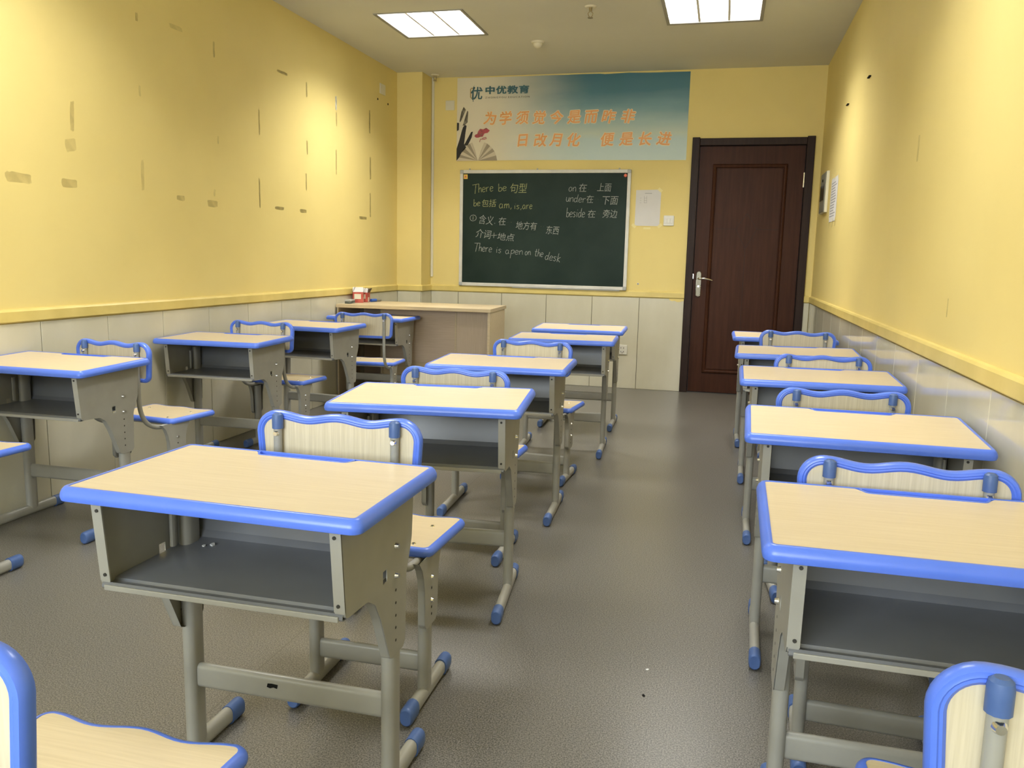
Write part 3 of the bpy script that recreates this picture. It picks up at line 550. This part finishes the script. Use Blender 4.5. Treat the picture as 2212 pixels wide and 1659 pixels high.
for i in range(len(fan) - 1): blot('book_page', [(452, 1556), fan[i], fan[i + 1]], 'page2' if i % 2 else 'page', .0004)

# ------------------------------------------------------------------ small wall fittings
def plate(name, label, cat, loc, wx, hz, mat, depth=.010): t = thing(name, label, cat, loc); obj('plate', bmb(-wx / 2, wx / 2, -depth, 0, -hz / 2, hz / 2, bev=.004), mat, t); return t
t = plate('light_switch', 'white three-gang light switch beside the door', 'switch', (-.477, YF, 1.463), .088, .086, 'white', .012)
for k in (-1, 0, 1): obj('rocker', bmb(-.0115, .0115, -.016, -.011, -.024, .018, bev=.002), 'white', t, (k * .0245, 0, 0))
t = plate('power_outlet', 'white wall outlet low on the tiles under the blackboard', 'outlet', (-.824, YF - .008, .343), .086, .086, 'white', .010)
for q, (a, b) in enumerate(((-.012, .016), (.012, .016), (-.012, -.018), (.012, -.018), (0, -.026))): obj('socket_slot', bmb(a - .002, a + .002, -.0115, -.009, b - .006, b + .006), 'dark', t)
plate('blank_plate', 'cream blank cover plate on the wall next to banner', 'plate', (-2.447, YF, 2.450), .084, .084, 'whitedim', .008)
t = thing('wall_plate', 'pale blank plate high on tape-marked wall near the pillar', 'plate', (XL, 6.662, 2.487), PI / 2); obj('plate', bmb(-.055, .055, -.009, 0, -.042, .042, bev=.004), 'whitedim', t)
bm = bmesh.new(); box(bm, -.011, .011, -.012, 0, .934, ZC - .001, bev=.002); tag(obj('cable_conduit', bm, 'whitedim', None, (PX1 + .014, YF - .0005, 0)), 'thin yellowed cable conduit running down beside the pillar', 'conduit')
t = thing('paper_notice', 'white sheet taped to the wall between blackboard and switch', 'notice', (-.659, YF, 1.569))
bm = bmesh.new(); prism(bm, [(-.107, -.151), (.105, -.153), (.107, .152), (-.105, .148)], .001, .0022); me = mesh_of(bm); me.transform(UPRIGHT); obj('sheet', me, 'paper', t)
for a, b, c, d in ((-.03, .118, .03, .122), (-.035, .08, -.012, .082), (-.035, .06, -.012, .062), (-.035, .04, -.012, .042), (-.07, .08, -.058, .082), (-.07, .06, -.058, .062), (-.07, .04, -.058, .042), (-.035, .04, -.033, .1), (-.014, .04, -.012, .1)):
    obj('print_line', bmb(a, c, -.0027, -.0021, b, d), 'ink', t)
for x, z, r in ((-.112, -.152, .7), (.108, -.150, -.7), (.098, .148, .7)): obj('tape_strip', bmb(-.02, .02, -.0032, -.0024, -.012, .012), 'tape', t, (x, 0, z), (0, r, 0))
obj('tape_strip', bmb(-.03, .03, -.0008, -.0002, -.008, .008), 'tape', t, (.0, 0, -.172))
# distribution box and printed sheet on the right wall
t = thing('switch_box', 'grey flush distribution box with brown cover near the door', 'electric box', (XR, 6.735, 1.655), -PI / 2)
obj('cover', bmb(-.165, .165, -.020, 0, -.150, .150, bev=.003), 'whitedim', t); obj('door_panel', bmb(-.145, .150, -.026, -.019, -.145, .145, bev=.003), 'panelgrey', t)
obj('smoked_window', bmb(-.115, .115, -.030, -.025, -.058, .058, bev=.002), 'window', t); obj('latch', bmb(-.012, .012, -.031, -.025, .08, .10, bev=.002), 'dark', t)
t = thing('printed_sheet', 'printed notice taped to the wall beside the switch box', 'notice', (XR, 6.215, 1.572), -PI / 2)
bm = bmesh.new(); prism(bm, [(-.185, -.150), (.175, -.152), (.180, .150), (-.178, .152)], .001, .0024); me = mesh_of(bm); me.transform(UPRIGHT); obj('sheet', me, 'paper', t)
for i in range(13):
    z = .115 - i * .019; a = -.14 if i % 4 else -.15; obj('print_line', bmb(a, a + random.uniform(.16, .28), -.0030, -.0023, z - .0035, z + .0035), 'ink', t)
for x, z in ((-.175, .16), (.0, .165), (.172, .16), (-.17, -.16), (.02, -.162), (.168, -.16)): obj('tape_strip', bmb(-.008, .008, -.0034, -.0026, -.03, .03), 'tape', t, (x, 0, z))

# ================================================================== STUDENT DESKS
DH = 0.685
def rect(w, d, r, seg=5): return rounded([(-w / 2, -d / 2), (w / 2, -d / 2), (w / 2, d / 2), (-w / 2, d / 2)], r, seg)
DM = {}
# laminate top with the notch for the pencil tray at its far edge
gx0, gx1, gd = -.100, .105, .026
tw, td = .574, .366
top_out = [(-tw / 2, -td / 2), (tw / 2, -td / 2), (tw / 2, td / 2), (gx1 + .02, td / 2), (gx1, td / 2 - gd), (gx0, td / 2 - gd), (gx0 - .02, td / 2), (-tw / 2, td / 2)]
bm = bmesh.new(); prism(bm, rounded(top_out, [.008, .008, .008, .012, .014, .014, .012, .008], 4), -.022, -.0004); DM['top'] = mesh_of(bm)
band = [(-.002, -.004), (-.002, .0006), (.0025, .0012), (.006, .0), (.0105, -.005), (.0135, -.012), (.0140, -.018), (.012, -.0245), (.006, -.027), (-.010, -.027), (-.010, -.022)]
bm = bmesh.new(); ring_band(bm, rect(tw, td, .010, 5), band); DM['band'] = mesh_of(bm, True, angle=.7)
groove = [(gx0 - .021, td / 2 + .001), (gx0 - .001, td / 2 - gd), (gx1 + .001, td / 2 - gd), (gx1 + .021, td / 2 + .001)]
bm = bmesh.new(); prism(bm, rounded(groove, .012, 4), -.020, -.009)
lip = rounded([(gx0 - .012, td / 2), (gx0 + .002, td / 2 - gd + .001), (gx1 - .002, td / 2 - gd + .001), (gx1 + .012, td / 2)], .010, 4); ring_band(bm, lip, [(0, -.010), (0, .0008), (.0042, .0008), (.0042, -.010)]); DM['groove'] = mesh_of(bm)
# side panel: pressed steel cheek, drawn in (y, z)
cheek = [(-.165, .662), (-.148, .487), (-.055, .482), (-.022, .462), (.004, .420), (.026, .372), (.050, .318), (.062, .313), (.118, .313), (.129, .325), (.135, .470), (.150, .500), (.164, .535), (.176, .662)]
cheek = rounded(cheek, [0, .012, .03, .03, .05, .05, .01, .006, .008, .008, .03, .03, .04, 0], 3)
hole = [(.014, .487), (.034, .487), (.034, .513), (.014, .513)]
sl = fill2d([cheek, hole[::-1]], .002)
def cheek_mesh(sgn):
    bm = bmesh.new(); bm.from_mesh(sl)
    n = len(cheek)
    for i in range(n - 1):                      # rim turned inward along every edge but the top
        (a0, b0), (a1, b1) = cheek[i], cheek[i + 1]
        wdt = .019
        v = [bm.verts.new(p) for p in ((a0, b0, 0), (a1, b1, 0), (a1, b1, -wdt), (a0, b0, -wdt))]; bm.faces.new(v)
    # near flange facing the sitter
    (a0, b0), (a1, b1) = cheek[0], cheek[1]
    p = [(a0, b0), (a1, b1)]
    f = [bm.verts.new(q) for q in ((a0 - .001, b0, .001), (a1 - .001, b1 + .002, .001), (a1 - .001, b1 + .002, -.020), (a0 - .001, b0, -.020), (a0 + .002, b0, .001), (a1 + .002, b1 + .002, .001), (a1 + .002, b1 + .002, -.020), (a0 + .002, b0, -.020))]
    for q in ((0, 1, 2, 3), (7, 6, 5, 4), (0, 4, 5, 1), (1, 5, 6, 2), (2, 6, 7, 3), (3, 7, 4, 0)): bm.faces.new([f[k] for k in q])
    me = mesh_of(bm)
    me.transform(Matrix(((0, 0, sgn, 0), (1, 0, 0, 0), (0, 1, 0, 0), (0, 0, 0, 1)))); me.flip_normals() if sgn < 0 else None
    return me
DM['cheek1'] = cheek_mesh(1); DM['cheek-1'] = cheek_mesh(-1)
def disc(r, d, axis, seg=10, r2=None):
    bm = bmesh.new(); bmesh.ops.create_cone(bm, cap_ends=True, segments=seg, radius1=r, radius2=r2 or r, depth=d); me = mesh_of(bm, True, angle=.6)
    if axis == 'x': me.transform(Matrix.Rotation(PI / 2, 4, 'Y'))
    if axis == 'y': me.transform(Matrix.Rotation(PI / 2, 4, 'X'))
    return me
DM['bolt'] = disc(.0075, .008, 'x', 12, .005)
bm = bmesh.new()
for z in (.452, .425, .398, .372, .345):
    bmesh.ops.create_cone(bm, cap_ends=True, segments=8, radius1=.0032, radius2=.0032, depth=.0026, matrix=Matrix.Translation((0, .078, z)) @ Matrix.Rotation(PI / 2, 4, 'Y'))
for z in (.640, .512):
    bmesh.ops.create_cone(bm, cap_ends=True, segments=8, radius1=.0034, radius2=.0034, depth=.005, matrix=Matrix.Translation((-.011, -.1655 + (.662 - z) * .097, z)) @ Matrix.Rotation(PI / 2, 4, 'X'))
DM['holes1'] = mesh_of(bm); DM['holes-1'] = DM['holes1'].copy(); DM['holes-1'].transform(Matrix.Diagonal((-1, 1, 1, 1)))
# bent steel book tray: rolled front lip, ridge, floor, back
tray = [(-.148, .497), (-.152, .494), (-.153, .488), (-.149, .484), (-.142, .484), (-.120, .486), (-.116, .491), (-.107, .492), (.10, .494), (.118, .498), (.130, .512), (.158, .655)]
bm = bmesh.new(); tk = .0022; A = []
for i, (y, z) in enumerate(tray):
    d = Vector((tray[min(i + 1, len(tray) - 1)][0] - tray[max(i - 1, 0)][0], tray[min(i + 1, len(tray) - 1)][1] - tray[max(i - 1, 0)][1])).normalized(); nrm = Vector((-d.y, d.x))
    A.append([bm.verts.new((x, y + nrm.x * k, z + nrm.y * k)) for x, k in ((-.247, 0), (.247, 0), (.247, tk), (-.247, tk))])
for a, b in zip(A[:-1], A[1:]):
    for j in range(4): bm.faces.new((a[j], a[(j + 1) % 4], b[(j + 1) % 4], b[j]))
bm.faces.new(A[0]); bm.faces.new(A[-1][::-1]); DM['tray'] = mesh_of(bm, True, angle=.5)
bm = bmesh.new(); box(bm, -.24, .24, -.1560, -.1520, .483, .4935, bev=.0015); DM['lip'] = mesh_of(bm)
bm = bmesh.new(); sweep(bm, [(0, 0, .03), (0, 0, .605)], stadium(.030, .052), upv=(0, 1, 0)); DM['post'] = mesh_of(bm, True, angle=.7)
bm = bmesh.new(); sweep(bm, [(0, 0, .505), (0, 0, .600)], stadium(.010, .016, 4), upv=(0, 1, 0)); DM['stay'] = mesh_of(bm, True, angle=.7)
bm = bmesh.new(); sweep(bm, [(-.226, 0, 0), (.226, 0, 0)], stadium(.022, .056), upv=(0, 0, 1)); DM['bar'] = mesh_of(bm, True, angle=.7)
def foot_mesh(y0, y1, w, h):
    bm = bmesh.new(); sweep(bm, [(0, y0, h / 2 + .002), (0, y1, h / 2 + .002)], stadium(w - .002, h - .004), upv=(0, 0, 1)); return mesh_of(bm, True, angle=.7)
def cap_mesh(w, h, l, sgn):
    """plastic boot over the end of a foot bar: local y from 0 (inboard) to sgn*l"""
    bm = bmesh.new(); P = stadium(w + .003, h); 
    sweep(bm, [(0, 0, h / 2), (0, sgn * l * .8, h / 2), (0, sgn * l * .93, h / 2), (0, sgn * l, h / 2)], P, upv=(0, 0, 1), scales=[1, 1, .96, .80])
    return mesh_of(bm, True, angle=.7)
DM['foot'] = foot_mesh(-.15, .255, .030, .046); DM['foot_cap-1'] = cap_mesh(.030, .048, .052, -1); DM['foot_cap1'] = cap_mesh(.030, .048, .052, 1)
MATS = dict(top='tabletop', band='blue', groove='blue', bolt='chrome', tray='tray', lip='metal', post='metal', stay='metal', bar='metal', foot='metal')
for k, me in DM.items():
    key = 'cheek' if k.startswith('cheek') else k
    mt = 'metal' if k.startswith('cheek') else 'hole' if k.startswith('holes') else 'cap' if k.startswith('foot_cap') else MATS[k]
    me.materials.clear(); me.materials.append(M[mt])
def desk(label, x, y, rz, h, tx, ty):
    dz = h - DH
    t = thing('student_desk', label, 'desk', (x, y, 0), rz, 'student desks with blue edging')
    tp = obj('tabletop', DM['top'], None, t, (0, 0, h), (tx, -ty, 0))
    obj('edge_band', DM['band'], None, tp); obj('pencil_groove', DM['groove'], None, tp)
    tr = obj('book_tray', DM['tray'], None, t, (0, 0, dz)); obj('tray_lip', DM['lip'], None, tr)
    for s in (-1, 1):
        c = obj('side_panel', DM['cheek%d' % s], None, t, (s * .250, 0, dz))
        for z in (.545, .483): obj('bolt', DM['bolt'], None, c, (s * .004, .078, z), (0, 0, 0 if s > 0 else PI))
        obj('bolt_holes', DM['holes%d' % s], None, c)['kind'] = 'stuff'
        p = obj('leg_post', DM['post'], None, t, (s * .2335, .092, 0)); obj('stay', DM['stay'], None, p, (-s * .002, -.055, dz))
        f = obj('foot', DM['foot'], None, t, (s * .2335, 0, 0))
        obj('foot_cap', DM['foot_cap-1'], None, f, (0, -.105, 0)); obj('foot_cap', DM['foot_cap1'], None, f, (0, .210, 0))
    obj('crossbar', DM['bar'], None, t, (0, .092, .193))
    return t
ORD = ['first', 'second', 'third', 'fourth', 'fifth']
rows = {
 'in the middle row': [(-0.907, 5.452, .032, .671, .022, 0), (-0.868, 4.673, .061, .676, .006, .002), (-0.902, 3.42, .049, .676, .010, .001), (-0.864, 2.437, .108, .683, .018, .004), (-0.852, 1.391, -.004, .687, -.003, -.005)],
 'in the row beside the glossy tiles': [(0.376, 5.271, .010, .686, .008, -.001), (0.383, 4.398, -.027, .683, .018, .015), (0.388, 3.455, -.011, .683, .025, .009), (0.385, 2.393, -.026, .685, .041, .005), (0.387, 1.475, -.012, .691, .018, .006)],
 'in the row along the tape-marked wall': [(-2.508, 5.700, .005, .670, -.001, -.004), (-2.508, 4.711, -.053, .680, .014, 0), (-2.530, 3.820, .030, .672, .014, .001), (-2.543, 2.673, .012, .679, .019, -.003)],
}
DESKS = {}
for rname, L in rows.items():
    for i, d in enumerate(L):
        DESKS[rname, i] = desk('%s student desk from the blackboard %s' % (ORD[i], rname), *d)
front_desk = DESKS['in the middle row', 4]
# chipped paint on the front desk's crossbar, and paper scraps left in its tray
bm = bmesh.new(); prism(bm, [(-.012, -.004), (-.004, -.006), (.004, -.003), (.012, -.005), (.014, .004), (.0, .005), (-.010, .004)], 0, .0006); me = mesh_of(bm); me.transform(UPRIGHT); obj('paint_chip', me, 'dark', front_desk, (-.035, .0805, .200))

# ================================================================== CHAIRS
CM = {}
wb_, zs_, zb_ = .201, .742, .572
def back_outline(ins=0.0):
    P = []; sh = .150
    P += [(-wb_ + ins + .022, zb_ + ins), (wb_ - ins - .022, zb_ + ins)]
    c = (wb_ - .030 - 0, zb_ + .030)
    out = []
    def arc(cx_, cz_, rx, rz_, a0, a1, n=6): return [(cx_ + rx * math.cos(math.radians(a0 + (a1 - a0) * k / n)), cz_ + rz_ * math.sin(math.radians(a0 + (a1 - a0) * k / n))) for k in range(n + 1)]
    rb = .030; rtp = .050
    out += arc(-wb_ + .006 + rb, zb_ + rb, rb - ins, rb - ins, 180, 270); out += arc(wb_ - .006 - rb, zb_ + rb, rb - ins, rb - ins, 270, 360)
    out += arc(wb_ - rtp, zs_ - rtp, rtp - ins, rtp - ins, 0, 90, 8)
    for k in range(1, 24):
        u = k / 24; x = sh - 2 * sh * u; out.append((x, zs_ - ins - .0095 * math.sin(2 * PI * u) ** 2))
    out += arc(-wb_ + rtp, zs_ - rtp, rtp - ins, rtp - ins, 90, 180, 8)
    return out
bo = back_outline(.016)
bm = bmesh.new(); prism(bm, bo, -.006, .006); me = mesh_of(bm); me.transform(UPRIGHT); CM['back'] = me
bprof = [(-.002, -.007), (-.002, .007), (.002, .0105), (.005, .0100), (.007, .0115), (.010, .0105), (.0125, .0105), (.0155, .006), (.016, 0), (.0155, -.006), (.0125, -.0105), (.002, -.0105)]
bm = bmesh.new(); ring_band(bm, bo, bprof); me = mesh_of(bm, True, angle=.8); me.transform(UPRIGHT); CM['backband'] = me
# seat outline (x, y): straight rear, wavy front
sw, sy0, sy1 = .187, -.070, .205
def seat_outline(ins):
    out = []
    def arc(cx_, cy_, r, a0, a1, n=5): return [(cx_ + r * math.cos(math.radians(a0 + (a1 - a0) * k / n)), cy_ + r * math.sin(math.radians(a0 + (a1 - a0) * k / n))) for k in range(n + 1)]
    r = .028
    out += arc(-sw + .010 + r, sy0 + r, r - ins, 180, 270); out += arc(sw - .010 - r, sy0 + r, r - ins, 270, 360); out += arc(sw - r, sy1 - r, r - ins, 0, 90)
    for k in range(1, 24): u = k / 24; x = (sw - r) * (1 - 2 * u); out.append((x, sy1 - ins - .013 * math.sin(2 * PI * u) ** 2))
    out += arc(-sw + r, sy1 - r, r - ins, 90, 180); return out
so = seat_outline(.012)
bm = bmesh.new(); prism(bm, so, -.018, 0); CM['seat'] = mesh_of(bm)
sprof = [(-.002, -.004), (-.002, .001), (.002, .001), (.007, -.002), (.0110, -.008), (.012, -.014), (.010, -.020), (.005, -.023), (-.006, -.023), (-.006, -.018)]
bm = bmesh.new(); ring_band(bm, so, sprof); CM['seatband'] = mesh_of(bm, True, angle=.8)
CM['seatscrew'] = disc(.006, .003, 'z', 10, .004); CM['backscrew'] = disc(.0075, .006, 'y', 12, .005)
bm = bmesh.new()
path = [(0, -.013, .724), (0, -.013, .60), (0, -.012, .50), (0, -.004, .445), (0, .020, .400), (0, .060, .374), (0, .110, .364), (0, .20, .363)]
sp = [(0, a, b) for a, b in [(p[1], p[2]) for p in path]]
sm = []
for a, b in zip(sp[:-1], sp[1:]): sm += [a]
sm.append(sp[-1])
yz = smooth_path([(p[1], p[2]) for p in sm], 4)
sweep(bm, [(0, a, b) for a, b in yz], circle(.0098, 12), upv=(1, 0, 0)); CM['tube'] = mesh_of(bm, True, angle=.8)
bm = bmesh.new(); sweep(bm, [(0, -.013, .703), (0, -.013, .728), (0, -.013, .735), (0, -.013, .7385)], circle(.0127, 12), upv=(0, 1, 0), scales=[1, 1, .9, .55]); CM['tubecap'] = mesh_of(bm, True, angle=.6)
gus = [(-.118, .374), (-.098, .352), (-.086, .325), (-.078, .290), (-.076, .200), (-.062, .186), (.002, .186), (.016, .200), (.020, .300), (.030, .340), (.050, .374)]
gus = rounded(gus, [0, .02, .02, .04, .01, .006, .006, .01, .03, .02, 0], 3)
gsl = fill2d([gus], .002)
def gusset_mesh(sgn):
    bm = bmesh.new(); bm.from_mesh(gsl)
    for i in range(len(gus) - 1):
        (a0, b0), (a1, b1) = gus[i], gus[i + 1]
        v = [bm.verts.new(p) for p in ((a0, b0, 0), (a1, b1, 0), (a1, b1, -.017), (a0, b0, -.017))]; bm.faces.new(v)
    me = mesh_of(bm); me.transform(Matrix(((0, 0, sgn, 0), (1, 0, 0, 0), (0, 1, 0, 0), (0, 0, 0, 1)))); me.flip_normals() if sgn < 0 else None
    return me
CM['gusset1'] = gusset_mesh(1); CM['gusset-1'] = gusset_mesh(-1)
bm = bmesh.new(); box(bm, -.145, .145, -.055, .165, .362, .3695, bev=.001); CM['underframe'] = mesh_of(bm)
bm = bmesh.new(); sweep(bm, [(0, 0, .03), (0, 0, .35)], stadium(.028, .050), upv=(0, 1, 0)); CM['cpost'] = mesh_of(bm, True, angle=.7)
bm = bmesh.new(); sweep(bm, [(-.142, 0, 0), (.142, 0, 0)], stadium(.020, .052), upv=(0, 0, 1)); CM['cbar'] = mesh_of(bm, True, angle=.7)
CM['cfoot'] = foot_mesh(-.156, .139, .030, .044); CM['cbolt'] = disc(.007, .006, 'x', 12, .005)
bm = bmesh.new()
for z in (.282, .232, .214): box(bm, -.0014, .0014, -.032, -.026, z - .003, z + .003)
CM['gholes'] = mesh_of(bm)
CMATS = dict(back='backwood', backband='blue', seat='seatwood', seatband='blue', seatscrew='chrome', backscrew='chrome', tube='metal', tubecap='cap', underframe='metal', cpost='metal', cbar='metal', cfoot='metal', cbolt='chrome', gholes='hole')
CMATS['gusset1'] = CMATS['gusset-1'] = 'metal'
for k, me in CM.items(): me.materials.clear(); me.materials.append(M[CMATS[k]])
SZ = .393
def chair(label, x, y, rz, dz):
    t = thing('student_chair', label, 'chair', (x, y, 0), rz, 'student chairs with blue edging')
    s_ = obj('seat', CM['seat'], None, t, (0, 0, SZ + dz)); obj('edge_band', CM['seatband'], None, s_)
    for a in (-.12, .12):
        for b in (-.035, .106): obj('screw', CM['seatscrew'], None, s_, (a, b, .0012))
    obj('underframe', CM['underframe'], None, t, (0, 0, dz))
    b_ = obj('backrest', CM['back'], None, t, (0, -.200, dz)); obj('edge_band', CM['backband'], None, b_)
    for s in (-1, 1):
        tb = obj('back_tube', CM['tube'], None, t, (s * .142, -.204, dz)); obj('tube_cap', CM['tubecap'], None, tb); obj('screw', CM['backscrew'], None, tb, (0, -.024, .692))
        g = obj('gusset', CM['gusset%d' % s], None, t, (s * .165, 0, dz)); obj('bolt_holes', CM['gholes'], None, g)['kind'] = 'stuff'
        for z in (.310, .250): obj('bolt', CM['cbolt'], None, g, (s * .003, -.029, z), (0, 0, 0 if s > 0 else PI))
        obj('leg_post', CM['cpost'], None, t, (s * .149, -.030, 0))
        f = obj('foot', CM['cfoot'], None, t, (s * .149, 0, 0)); obj('foot_cap', DM['foot_cap-1'], None, f, (0, -.112, 0)); obj('foot_cap', DM['foot_cap1'], None, f, (0, .095, 0))
    obj('crossbar', CM['cbar'], None, t, (0, -.030, .103))
    return t
m_, r_, l_ = 'in the middle row', 'in the row beside the glossy tiles', 'in the row along the tape-marked wall'
chairs = [
 ('chair pulled out to the side of the closest middle-row desk, cut by the frame', -.822, .800, 0.0, 0.0),
 ('chair at the fourth desk from the blackboard %s' % m_, -.825, 1.871, .010, .020),
 ('chair at the third desk from the blackboard %s' % m_, -.897, 2.930, .010, -.010),
 ('chair at the second desk from the blackboard %s' % m_, -.865, 4.068, -.054, -.015),
 ('chair cut by the frame, at the closest desk beside the glossy tiles', .419, 1.035, 0.0, 0.0),
 ('chair at the fourth desk from the blackboard %s' % r_, .379, 1.906, -.046, 0.0),
 ('chair at the third desk from the blackboard %s' % r_, .368, 2.905, .083, -.005),
 ('chair at the second desk from the blackboard %s' % r_, .423, 3.915, .059, -.004),
 ('chair at the first desk from the blackboard %s' % r_, .416, 4.939, -.009, .017),
 ('chair at the third desk from the blackboard %s' % l_, -2.453, 3.128, -.109, -.003),
 ('chair at the second desk from the blackboard %s' % l_, -2.458, 4.275, -.035, .001),
 ('chair at the first desk from the blackboard %s' % l_, -2.326, 5.259, .128, -.003),
 ('chair of which only a seat corner shows, by the tape-marked wall', -2.500, 2.125, 0.0, .045),
]
for c in chairs: chair(*c)

# ================================================================== TEACHER DESK AND WHAT LIES ON IT
ta = math.atan2(5.795 - 5.731, -1.632 + 2.839)
td_ = thing('teacher_desk', 'beige wooden teacher desk standing in front of the corner pillar', 'desk', (-2.836, 5.735, 0), ta)
TL, TD, TZ = 1.205, .565, .745
obj('desktop', bmb(0, TL, 0, TD, TZ - .026, TZ, bev=.002), 'teak', td_)
obj('side_panel', bmb(.004, .015, .012, TD - .02, .03, TZ - .027), 'teak', td_); obj('side_panel', bmb(1.180, 1.197, .012, TD - .02, .0, TZ - .027), 'teak', td_)
sb = .205
obj('divider', bmb(.282, .298, sb - .002, TD - .02, .05, TZ - .027), 'teak', td_); obj('divider', bmb(.880, .894, sb - .004, TD - .03, .0, TZ - .027), 'teak', td_)
obj('modesty_board', bmb(.298, .880, sb, sb + .016, .30, TZ - .027), 'teakh', td_); obj('cabinet_back', bmb(.894, 1.180, sb + .001, sb + .016, .0, TZ - .027), 'teakv', td_)
obj('plinth', bmb(.298, .880, sb + .01, sb + .03, .0, .30), 'teak', td_)
obj('rear_board', bmb(.02, .282, TD - .04, TD - .025, .0, TZ - .027), 'teakh', td_)  # added board closing the kneehole at the back so it stays dark
ca, sa = math.cos(ta), math.sin(ta)
on = lambda a, b: (-2.836 + a * ca - b * sa, 5.735 + a * sa + b * ca, TZ)
# felt eraser
p = on(.06, .13); t = thing('chalkboard_eraser', 'dark felt eraser lying at the end of teacher desk', 'eraser', p, ta + PI / 2 + .1)
obj('felt', bmb(-.065, .065, -.022, .022, 0, .018, bev=.003), 'felt', t); obj('backing', bmb(-.066, .066, -.023, .023, .018, .030, bev=.003), 'alucorner', t)
# two opened chalk cartons
def carton(label, p, rz, s=1.0):
    t = thing('chalk_box', label, 'box', p, rz, 'chalk cartons'); w_, d_, h_ = .042 * s, .042 * s, .085 * s
    bm = bmesh.new(); box(bm, -w_, w_, -d_, -d_ + .002, 0, h_); box(bm, -w_, w_, d_ - .002, d_, 0, h_); box(bm, -w_, -w_ + .002, -d_, d_, 0, h_); box(bm, w_ - .002, w_, -d_, d_, 0, h_); box(bm, -w_, w_, -d_, d_, 0, .002); obj('carton_body', bm, 'red', t)
    obj('printed_label', bmb(-w_ * .7, w_ * .55, -d_ - .0012, -d_, h_ * .35, h_ * .82), 'whitedim', t); obj('printed_label', bmb(w_, w_ + .0012, -d_ * .7, d_ * .2, h_ * .05, h_ * .5), 'whitedim', t)
    for q, (a, mt, dx) in enumerate(((.45, 'paper', 0), (-.5, 'kraft', PI / 2), (.6, 'paper', PI), (.4, 'kraft', -PI / 2))):
        bm = bmesh.new(); box(bm, -w_ * .98, w_ * .98, -.001, .001, 0, .042 * s); me = mesh_of(bm); me.transform(Matrix.Rotation(-a, 4, 'X')); me.transform(Matrix.Translation((0, -d_ + .001, h_))); me.transform(Matrix.Rotation(dx, 4, 'Z')); obj('flap', me, mt, t)
carton('opened red and white chalk carton behind the felt eraser', on(.070, .275), ta + .35, .98)
carton('second red chalk carton touching the blue marker', on(.082, .372), ta + .12, .90)
p = on(.150, .455); t = thing('marker', 'blue marker pen lying beside the chalk cartons', 'marker', (p[0], p[1], p[2] + .0125), ta + 1.2)
bm = bmesh.new(); sweep(bm, [(-.06, 0, 0), (.0, 0, 0)], circle(.0125, 12)); obj('barrel', mesh_of(bm, True, angle=.7), 'bluetoy', t)
bm = bmesh.new(); sweep(bm, [(0, 0, 0), (.055, 0, 0), (.06, 0, 0)], circle(.0115, 12), scales=[1, 1, .7]); obj('cap', mesh_of(bm, True, angle=.7), 'panelgrey', t)

# ------------------------------------------------------------------ bits on floor and in the tray
def scrap(label, loc, s, mat, name='paper_scrap', cat='scrap'):
    bm = bmesh.new(); prism(bm, [(s * math.cos(a) * random.uniform(.5, 1.1), s * .7 * math.sin(a) * random.uniform(.5, 1.1)) for a in [2 * PI * i / 7 for i in range(7)]], 0, s * .3); tag(obj(name, bm, mat, None, loc, (0, 0, random.uniform(0, 3))), label, cat)
scrap('tiny white paper scrap on the aisle floor', (-.14, 2.163, 0), .006, 'kitwhite'); scrap('tiny black crumb on the aisle floor', (-.137, 2.021, 0), .007, 'dark', 'crumb', 'crumb')
scrap('white paper scrap inside the front middle desk tray', (-.852 - .171, 1.391 + .085, .4985), .010, 'kitwhite'); scrap('smaller white scrap next to the larger one in the front desk tray', (-.852 - .185, 1.391 + .075, .4985), .006, 'kitwhite')
